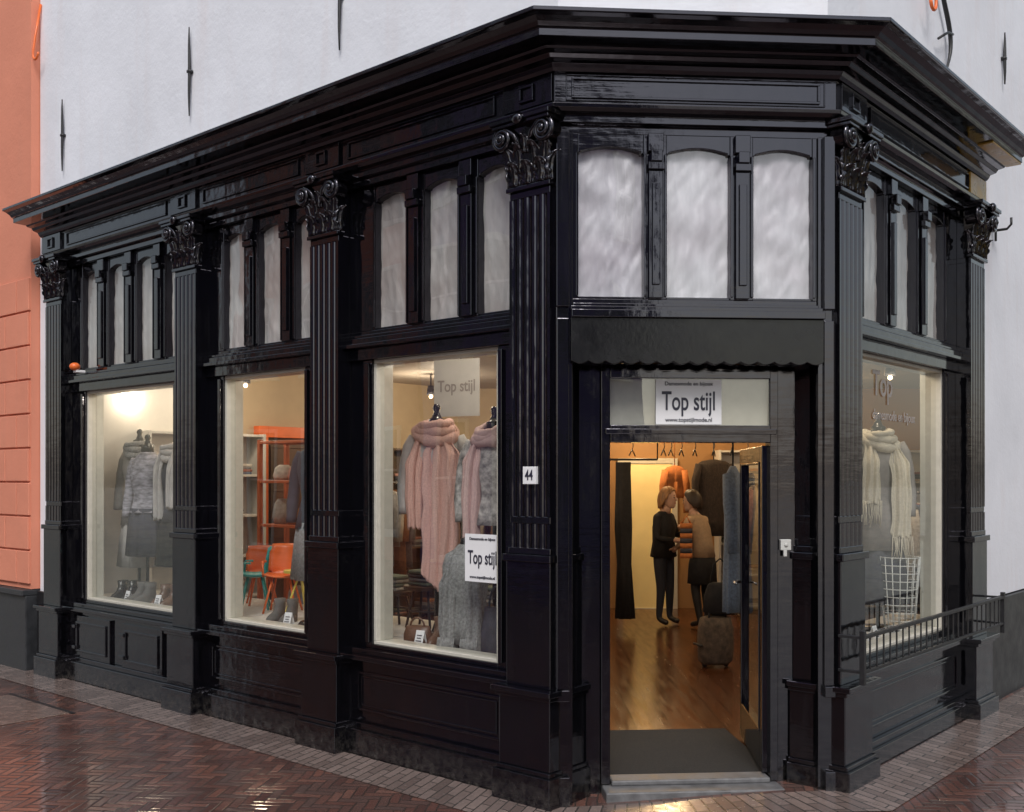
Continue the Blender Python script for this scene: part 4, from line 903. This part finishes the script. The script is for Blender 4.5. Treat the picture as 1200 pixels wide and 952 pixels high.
# ------------------------------------------------------------------ people
def figure(name, F, J, hd, bones, mats, hair, haircol, look, skirt=None, scale=1.0):
    base = F.p(0, 0, FLOOR); g = group(name, tuple(base))
    names = list(J); idx = {n: i for i, n in enumerate(names)}
    P = [F.p(J[n][0] * scale, J[n][1] * scale, FLOOR + J[n][2] * scale) for n in names]
    me = bpy.data.meshes.new('body'); me.from_pydata([tuple(p) for p in P], [(idx[a], idx[b]) for a, b, _ in bones], [])
    o = bpy.data.objects.new('body', me); link(o, g)
    sk = o.modifiers.new('skin', 'SKIN'); sk.use_smooth_shade = True
    for i, n in enumerate(names):
        r = J[n][3]; r = r if isinstance(r, tuple) else (r, r)
        me.skin_vertices[0].data[i].radius = (r[0] * scale, r[1] * scale)
    me.skin_vertices[0].data[0].use_root = True
    ss = o.modifiers.new('sub', 'SUBSURF'); ss.levels = 2; ss.render_levels = 2
    bpy.context.view_layer.update()
    ev = o.evaluated_get(bpy.context.evaluated_depsgraph_get()); nm = bpy.data.meshes.new_from_object(ev)
    o.modifiers.clear(); o.data = nm; o.data.materials.clear()
    for m in mats: nm.materials.append(m)
    Pi = P
    for poly_ in nm.polygons:
        c = poly_.center; best = 9
        for a, b, mi in bones:
            A = Pi[idx[a]]; B = Pi[idx[b]]; ab = B - A; t = max(0, min(1, (c - A).dot(ab) / ab.length_squared)); dd_ = (c - (A + ab * t)).length
            if dd_ < best: best = dd_; poly_.material_index = mi
        poly_.use_smooth = True
    hx, hy, hz = hd[:3]; hc = F.p(hx * scale, hy * scale, FLOOR + hz * scale)
    e = F.n.copy(); e.rotate(Matrix.Rotation(R(look), 3, 'Z')); HF = Frame((hc.x, hc.y), (-e.y, e.x)); Z = hc.z
    hm = Mesh(); sg = 24
    ringz = [(-.115, .022, .03, .035), (-.10, .042, .05, .028), (-.075, .056, .07, .015), (-.04, .066, .085, .004), (0, .073, .092, 0), (.04, .075, .095, -.004), (.075, .066, .084, -.008), (.1, .045, .058, -.01), (.113, .015, .02, -.01)]
    hm.loft(HF, [(Z + a * scale, b * scale, c * scale, 0, d * scale, 0) for a, b, c, d in ringz], sg)
    hm.loft(HF, [(Z - .028 * scale, .014, .014, 0, .092, 0), (Z - .02 * scale, .016, .022, 0, .09, 0), (Z + .01, .008, .012, 0, .088, 0), (Z + .02, .004, .004, 0, .088, 0)], 10)
    for s in (-1, 1): hm.ball(HF.p(s * .075 * scale, -.005, Z - .005), (.01, .02, .03), 10, 0, HF)
    hm.tube([HF.p(0, -.01, Z - .07), HF.p(0, -.02, Z - .17)], [.045, .05], 14)
    hm.obj('head', g, mats[0], 0, True)
    fm = Mesh()
    for s in (-1, 1):
        fm.ball(HF.p(s * .03, .083, Z + .008), (.012, .008, .007), 8, 0, HF); fm.box(HF, s * .03 - .016, s * .03 + .016, .083, .088, Z + .028, Z + .032)
    fm.obj('eyes_and_brows', g, DARKTXT, 0, True)
    fm = Mesh(); fm.ball(HF.p(0, .085, Z - .055), (.022, .008, .007), 8, 0, HF); fm.obj('mouth', g, mat('lip', (.4, .12, .1), .5, .05, 10, 0), 0, True)
    hr = Mesh(); L = hair; n1, n2 = 14, 28; b0 = len(hr.v)
    for i in range(n1 + 1):
        t = i / n1
        for k in range(n2):
            a = 2 * math.pi * k / n2; back = (1 - math.sin(a)) / 2
            span = (.40 + .60 * min(1, back * 1.5)); th = t * span * math.pi * .62
            rr = 1.10 + .06 * math.sin(k * 2.1) * t + .03 * math.sin(k * 5) - .10 * max(0, t - .7)
            drop = L * max(0, back - .25) * t ** 2 * 1.1
            hr.v.append(HF.p(.078 * rr * math.sin(th + .02) * math.cos(a) * (1 + .08 * t), -.008 + .1 * rr * math.sin(th + .02) * math.sin(a), Z + .008 + .112 * rr * math.cos(th) - drop + .012 * math.sin(k * 3.3) * t))
    for i in range(n1):
        for k in range(n2):
            k2 = (k + 1) % n2; hr.f.append([b0 + i * n2 + k, b0 + i * n2 + k2, b0 + (i + 1) * n2 + k2, b0 + (i + 1) * n2 + k]); hr.mi.append(0)
    hr.obj('hair', g, haircol, 0, True, .012)
    hdm = Mesh()
    for side, wr, el in ((-1, 'wl', 'el'), (1, 'wr', 'er')):
        W = Pi[idx[wr]]; E = Pi[idx[el]]; f = (W - E).normalized(); up_ = Vector((0, 0, 1)); sd = f.cross(up_).normalized(); nn = sd.cross(f).normalized()
        hdm.tube([W - f * .02, W + f * .02, W + f * .05, W + f * .085], [.02, .026, .033, .028], 10)
        for k, (off, ln) in enumerate(((-.027, .058), (-.009, .07), (.009, .066), (.027, .05))):
            r0 = W + f * .08 + sd * off
            hdm.tube([r0, r0 + f * ln * .45 - nn * .004, r0 + f * ln * .8 - nn * .018, r0 + f * ln * .95 - nn * .034], [.009, .0085, .008, .006], 8)
        r0 = W + f * .03 - sd * .026 * side
        hdm.tube([r0, r0 - sd * .025 * side + f * .02, r0 - sd * .032 * side + f * .05], [.011, .010, .007], 8)
    hdm.obj('hands', g, mats[0], 0, True)
    if skirt:
        for nm_, rings, m_, fo in skirt:
            q = Mesh(); q.loft(F, [(FLOOR + r[0] * scale, r[1] * scale, r[2] * scale, r[3], r[4], r[5]) for r in rings], 44, fo, 7, 1.2, True); q.obj(nm_, g, m_, 0, True)
    return g
SKIN = mat('skin', (.50, .30, .22), .5, .06, 15, .05)
BLOND = mat('blond_hair', (.30, .15, .06), .6, .4, 40, .5, 0, (1, 1, .2)); DARKH = mat('dark_hair', (.03, .018, .012), .5, .3, 40, .5, 0, (1, 1, .2))
JEAN = mat('dark_jeans', (.02, .022, .035), .8, .3, 30, .3); BEIGE = mat('beige_sweater', (.36, .25, .16), .9, .15, 30, .5); SHOE = mat('shoe_leather', (.015, .012, .012), .4, .1, 10, .05)
TIGHT = mat('dark_tights', (.012, .01, .012), .7, .1, 10, .05)
bones = [('pel', 'sp', 1), ('sp', 'ch', 1), ('ch', 'nb', 1), ('nb', 'nk', 0), ('ch', 'sl', 1), ('sl', 'el', 1), ('el', 'wl', 1), ('ch', 'sr', 1), ('sr', 'er', 1), ('er', 'wr', 1),
         ('pel', 'hl', 2), ('hl', 'kl', 2), ('kl', 'al', 2), ('al', 'tl', 3), ('pel', 'hr', 2), ('hr', 'kr', 2), ('kr', 'ar', 2), ('ar', 'tr', 3)]
J1 = {'pel': (0, 0, .84, (.13, .10)), 'sp': (0, .0, .98, (.115, .09)), 'ch': (0, .01, 1.15, (.13, .10)), 'nb': (0, .02, 1.29, .055), 'nk': (0, .035, 1.35, .045),
      'sl': (-.15, .0, 1.25, .055), 'el': (-.21, .03, 1.0, .042), 'wl': (-.13, .22, .98, .027), 'sr': (.15, .0, 1.25, .055), 'er': (.2, .06, 1.01, .042), 'wr': (.12, .27, 1.1, .027),
      'hl': (-.085, 0, .78, .09), 'kl': (-.09, .02, .43, .056), 'al': (-.09, -.01, .07, .036), 'tl': (-.10, .12, .03, .034), 'hr': (.085, 0, .78, .09), 'kr': (.09, .03, .43, .056), 'ar': (.10, .02, .07, .036), 'tr': (.11, .15, .03, .034)}
A_ = ang(1.74, 12.0, -38)
figure('woman_in_black_jacket', A_, J1, (0, .06, 1.45), bones, [SKIN, BLACKC, JEAN, SHOE], .10, BLOND, 10,
    [('jacket', [(1.30, .07, .06, 0, .01, 0), (1.26, .155, .085, 0, 0, .1), (1.12, .165, .125, 0, .01, .3), (.95, .15, .115, 0, 0, .6), (.78, .175, .14, 0, 0, 1)], BLACKC, .04)], 1.0)
J2 = dict(J1); J2.update({'sp': (0, .03, .98, (.115, .09)), 'ch': (0, .07, 1.14, (.13, .10)), 'nb': (0, .10, 1.27, .055), 'nk': (0, .12, 1.33, .045), 'sl': (-.16, .08, 1.23, .055), 'sr': (.16, .08, 1.23, .055),
      'el': (-.24, .16, 1.03, .045), 'wl': (-.12, .33, 1.10, .028), 'er': (.25, .05, 1.0, .045), 'wr': (.17, .24, .9, .028), 'kr': (.10, .03, .44, .056), 'ar': (.11, -.05, .07, .036), 'tr': (.12, .08, .03, .034)})
B2 = ang(2.15, 11.8, 135)
figure('woman_in_beige_sweater', B2, J2, (0, .15, 1.43), bones, [SKIN, BEIGE, TIGHT, SHOE], .06, DARKH, 15,
    [('sweater', [(1.28, .07, .06, 0, .10, 0), (1.24, .16, .09, 0, .08, .1), (1.12, .17, .125, 0, .06, .3), (.95, .155, .12, 0, .02, .6), (.80, .165, .135, 0, 0, .8)], BEIGE, .03),
     ('black_skirt', [(.84, .15, .12, 0, 0, .1), (.72, .175, .145, 0, 0, .4), (.5, .185, .155, 0, 0, .9)], BLACKC, .03)], .99)
g = group('striped_shoulder_bag', (1.96, 11.6, .9)); m = Mesh(); S3 = Frame((1.93, 11.58), (1, .1))
for i in range(7): m.loft(S3, [(.86 + .055 * i, .07, .04, 0, 0, 0), (.914 + .055 * i, .07, .04, 0, 0, 0)], 20, 0, 5, 0, True, i % 2)
m.tube([S3.p(-.06, 0, 1.24), S3.p(0, .02, 1.33), S3.p(.05, 0, 1.24)], .009, 6)
m.obj('bag', g, [RUST, DKGREY], 0, True)

# ------------------------------------------------------------------ neighbours, ground
def house(name, F, w, h, depth, wallm, n, storeys, frame_m, roofm):
    g = group(name, tuple(F.p(w / 2, 0, 0))); m = Mesh()
    m.box(F, 0, w, -depth, 0, -.1, h); m.obj('walls', g, wallm)
    m = Mesh(); e = .25
    A = [F.p(-.0, e, h), F.p(w, e, h), F.p(w, -depth / 2, h + depth * .3), F.p(0, -depth / 2, h + depth * .3), F.p(0, -depth - e, h), F.p(w, -depth - e, h)]
    m.add(A, [(0, 1, 2, 3), (3, 2, 5, 4), (0, 3, 4), (1, 5, 2), (0, 4, 5, 1)]); m.obj('roof', g, roofm)
    fm = Mesh(); gm = Mesh(); cw = w / n; sh = (h - .3) / storeys
    for s in range(storeys):
        for i in range(n):
            c = cw * (i + .5); z0 = s * sh + (.9 if s else .6); ww = min(.6, cw * .33); z1 = (s + 1) * sh - .35
            if s == 0 and i == n - 1: z0 = .1; ww *= .8
            fm.ring(F, c - ww, c + ww, z0, z1, .08, .0, .05); fm.box(F, c - .025, c + .025, .0, .04, z0 + .08, z1 - .08); fm.box(F, c - ww + .08, c - .025, .0, .035, (z0 + z1) / 2 + .2, (z0 + z1) / 2 + .25); fm.box(F, c + .025, c + ww - .08, .0, .035, (z0 + z1) / 2 + .2, (z0 + z1) / 2 + .25)
            fm.box(F, c - ww - .06, c + ww + .06, 0, .1, z0 - .07, z0 - .003)
            gm.box(F, c - ww + .08, c + ww - .08, .0, .012, z0 + .08, z1 - .08)
    fm.box(F, 0, w, .003, .25, h - .25, h + .0); fm.box(F, 0, w, .003, .14, h - .4, h - .253)
    fm.obj('window_frames_and_cornice', g, frame_m, .006); gm.obj('window_panes', g, mat('dark_window', (.02, .025, .03), .08, .2, 2, 0))
    m = Mesh(); m.box(F, w * .8, w * .8 + .6, -depth / 2 - .3, -depth / 2 + .3, h + depth * .2, h + depth * .3 + .8); m.obj('chimney', g, BRICKC)
TILE = mat('roof_tiles', (.12, .06, .045), .7, .3, 10, .5)
WHP = mat('white_gloss_joinery', (.7, .7, .68), .35, .05, 10, .02)
g = group('orange_house', tuple(FL.p(8, 0, 0))); m = Mesh()
m.box(FL, 6.04, 12.0, -6, .02, .74, 9.2); m.obj('walls', g, ORANGEWALL)
m = Mesh()
for i in range(9):
    z = .78 + .31 * i
    off = 0 if i % 2 else .24
    u = 6.05 - off
    while u < 11.9:
        a = max(6.045, u + .007); b = min(11.95, u + .473)
        if b - a > .05: m.box(FL, a, b, .015, .042, z + .008, z + .302)
        u += .48
m.obj('rusticated_blocks', g, ORANGEWALL, .005)
m = Mesh(); m.box(FL, 6.04, 12, -5.9, .07, -.1, .68); m.box(FL, 6.04, 12, -5.9, .10, .68, .735); m.obj('grey_plinth', g, mat('grey_plinth_paint', (.028, .03, .034), .45, .3, 10, .3), .008)
m = Mesh(); gm = Mesh()
for u in (7.6, 9.3, 11):
    for z0, z1 in ((1.2, 3.2), (4.5, 6.4)):
        m.ring(FL, u - .5, u + .5, z0, z1, .08, .03, .08); gm.box(FL, u - .42, u + .42, .03, .055, z0 + .08, z1 - .08); m.box(FL, u - .56, u + .56, .03, .14, z0 - .08, z0 - .003)
m.box(FL, 6.04, 12, .023, .3, 9.0, 9.2); m.obj('window_frames', g, WHP, .006); gm.obj('window_panes', g, mat('dark_window', (.02, .025, .03), .08, .2, 2, 0))
m = Mesh(); m.add([FL.p(6.04, .2, 9.201), FL.p(12, .2, 9.201), FL.p(12, -3, 11.5), FL.p(6.04, -3, 11.5), FL.p(6.04, -6, 9.201), FL.p(12, -6, 9.201)], [(0, 1, 2, 3), (3, 2, 5, 4), (0, 3, 4), (1, 5, 2)]); m.obj('roof', g, TILE)
def AB(a, b): return V0 + dL * a + dR * b
BR1 = brickwall('red_brick', (.28, .10, .065), (.20, .07, .05))
LILAC = plaster('lilac_plaster', (.28, .20, .44)); 
house('brick_house', Frame(AB(1.0, -10.5), dL, (dR.x, dR.y)), 6, 7.0, 7, BR1, 3, 2, WHP, TILE)
house('lilac_reflector_house', Frame(AB(7.1, -10.5), dL, (dR.x, dR.y)), 5.0, 10.2, 7, LILAC, 3, 3, WHP, TILE)  # unseen house, made tall and lilac so the frieze reflects purple
house('orange_reflector_house', Frame(AB(12.2, -10.5), dL, (dR.x, dR.y)), 6.5, 10, 7, ORANGEWALL, 3, 3, WHP, TILE)  # unseen house, raised to put a reddish reflection on the left frieze
house('violet_reflector_house', Frame(AB(-17.5, -11.0), dL, (dR.x, dR.y)), 7.5, 10.2, 7, plaster('violet_plaster', (.20, .17, .38)), 3, 3, WHP, TILE)  # unseen house added behind the camera for a violet sheen on the chamfer frieze
house('cream_house', Frame(AB(-8.8, 1.0), dR, (dL.x, dL.y)), 5.5, 6.8, 7, plaster('cream_plaster', (.6, .52, .38)), 3, 2, WHP, TILE)
house('ochre_house', Frame(AB(-8.8, 6.6), dR, (dL.x, dL.y)), 6, 8.5, 7, plaster('ochre_plaster', (.6, .38, .08)), 3, 2, WHP, TILE)

def gz(x):
    t = max(0, min(1, (x - .3) / 1.4)); return .055 * t * t * (3 - 2 * t)
gm = Mesh(); xs = [-160, -40, -12, .3] + [.3 + 1.4 * i / 10 for i in range(1, 11)] + [12, 40, 160]; ys = [-160, -40, -10, 0, 10, 40, 160]
for y in ys:
    for x in xs: gm.v.append(Vector((x, y, gz(x))))
nx = len(xs)
for j in range(len(ys) - 1):
    for i in range(nx - 1): gm.f.append([j * nx + i, j * nx + i + 1, (j + 1) * nx + i + 1, (j + 1) * nx + i]); gm.mi.append(0)
gm.obj('ground', None, PAVE, 0, True)
bw = .36
def strip(name, A, B, mA, mB, w0, w1, m_, lift):
    me = bpy.data.meshes.new(name); n = 24; vs = []; uv = []
    L = (B - A).length
    for i in range(n + 1):
        t = i / n; P = A.lerp(B, t); M_ = mA.lerp(mB, t)
        for w in (w0, w1):
            q = P + M_ * w; vs.append((q.x, q.y, gz(q.x) + lift)); uv.append((w, t * L))
    fs = [(2 * i, 2 * i + 1, 2 * i + 3, 2 * i + 2) for i in range(n)]
    me.from_pydata(vs, [], fs); ul = me.uv_layers.new()
    for lp in me.loops: ul.data[lp.index].uv = uv[lp.vertex_index]
    me.materials.append(m_); me.update()
    if me.polygons[0].normal.z < 0: me.flip_normals()
    return bpy.data.objects.new(name, me)
pv = group('pavement_brick_band', (0, 5, 0))
for A, B, mA, mB in ((FL.p(7.5, 0, 0), V0, nL, mV0), (V0, V1, mV0, mV1), (V1, FR.p(9, 0, 0), mV1, nR)):
    link(strip('brick_band', A, B, mA, mB, .0, bw, BAND, .004), pv)
g = group('utility_cover', (-3.6, 8.2, 0)); m = Mesh(); m.box(FL, 4.1, 5.1, .62, 1.2, .0, .006); m.obj('slab', g, mat('wet_concrete', (.15, .105, .09), .2, .3, 14, .4), .003)
m = Mesh(); m.box(FL, 4.07, 5.13, .59, .62, .0, .008); m.box(FL, 4.07, 5.13, 1.2, 1.23, .0, .008); m.obj('iron_frame', g, IRON)

# ------------------------------------------------------------------ light and camera
w = bpy.data.worlds.new('World'); sc.world = w; w.use_nodes = True; nt = w.node_tree
for n in list(nt.nodes): nt.nodes.remove(n)
sky = N(nt, 'ShaderNodeTexSky'); sky.sky_type = 'NISHITA'; sky.sun_disc = False; sky.sun_elevation = R(47); sky.sun_rotation = R(180); sky.air_density = 1.5; sky.dust_density = 2
hs = N(nt, 'ShaderNodeHueSaturation'); hs.inputs['Saturation'].default_value = .55
bg = N(nt, 'ShaderNodeBackground'); bg.inputs[1].default_value = .15; o_ = N(nt, 'ShaderNodeOutputWorld')
nt.links.new(sky.outputs[0], hs.inputs['Color']); nt.links.new(hs.outputs[0], bg.inputs[0]); nt.links.new(bg.outputs[0], o_.inputs[0])
sl = bpy.data.lights.new('sun', 'SUN'); sl.energy = 2.3; sl.angle = R(24); sl.color = (1, .96, .93)
so = bpy.data.objects.new('sun', sl); sc.collection.objects.link(so)
el, az = R(47), R(180); dirv = Vector((math.sin(az) * math.cos(el), math.cos(az) * math.cos(el), math.sin(el)))
so.rotation_euler = dirv.to_track_quat('Z', 'Y').to_euler()
cam = bpy.data.cameras.new('camera'); co = bpy.data.objects.new('camera', cam); sc.collection.objects.link(co)
co.location = (0, 0, 1.75); co.rotation_euler = (R(90), 0, 0); cam.sensor_width = 36; cam.lens = 36.75; cam.shift_y = .07; cam.clip_end = 1000; cam.clip_start = .05
sc.camera = co
sc.view_settings.view_transform = 'Standard'; sc.view_settings.look = 'None'; sc.view_settings.exposure = 0
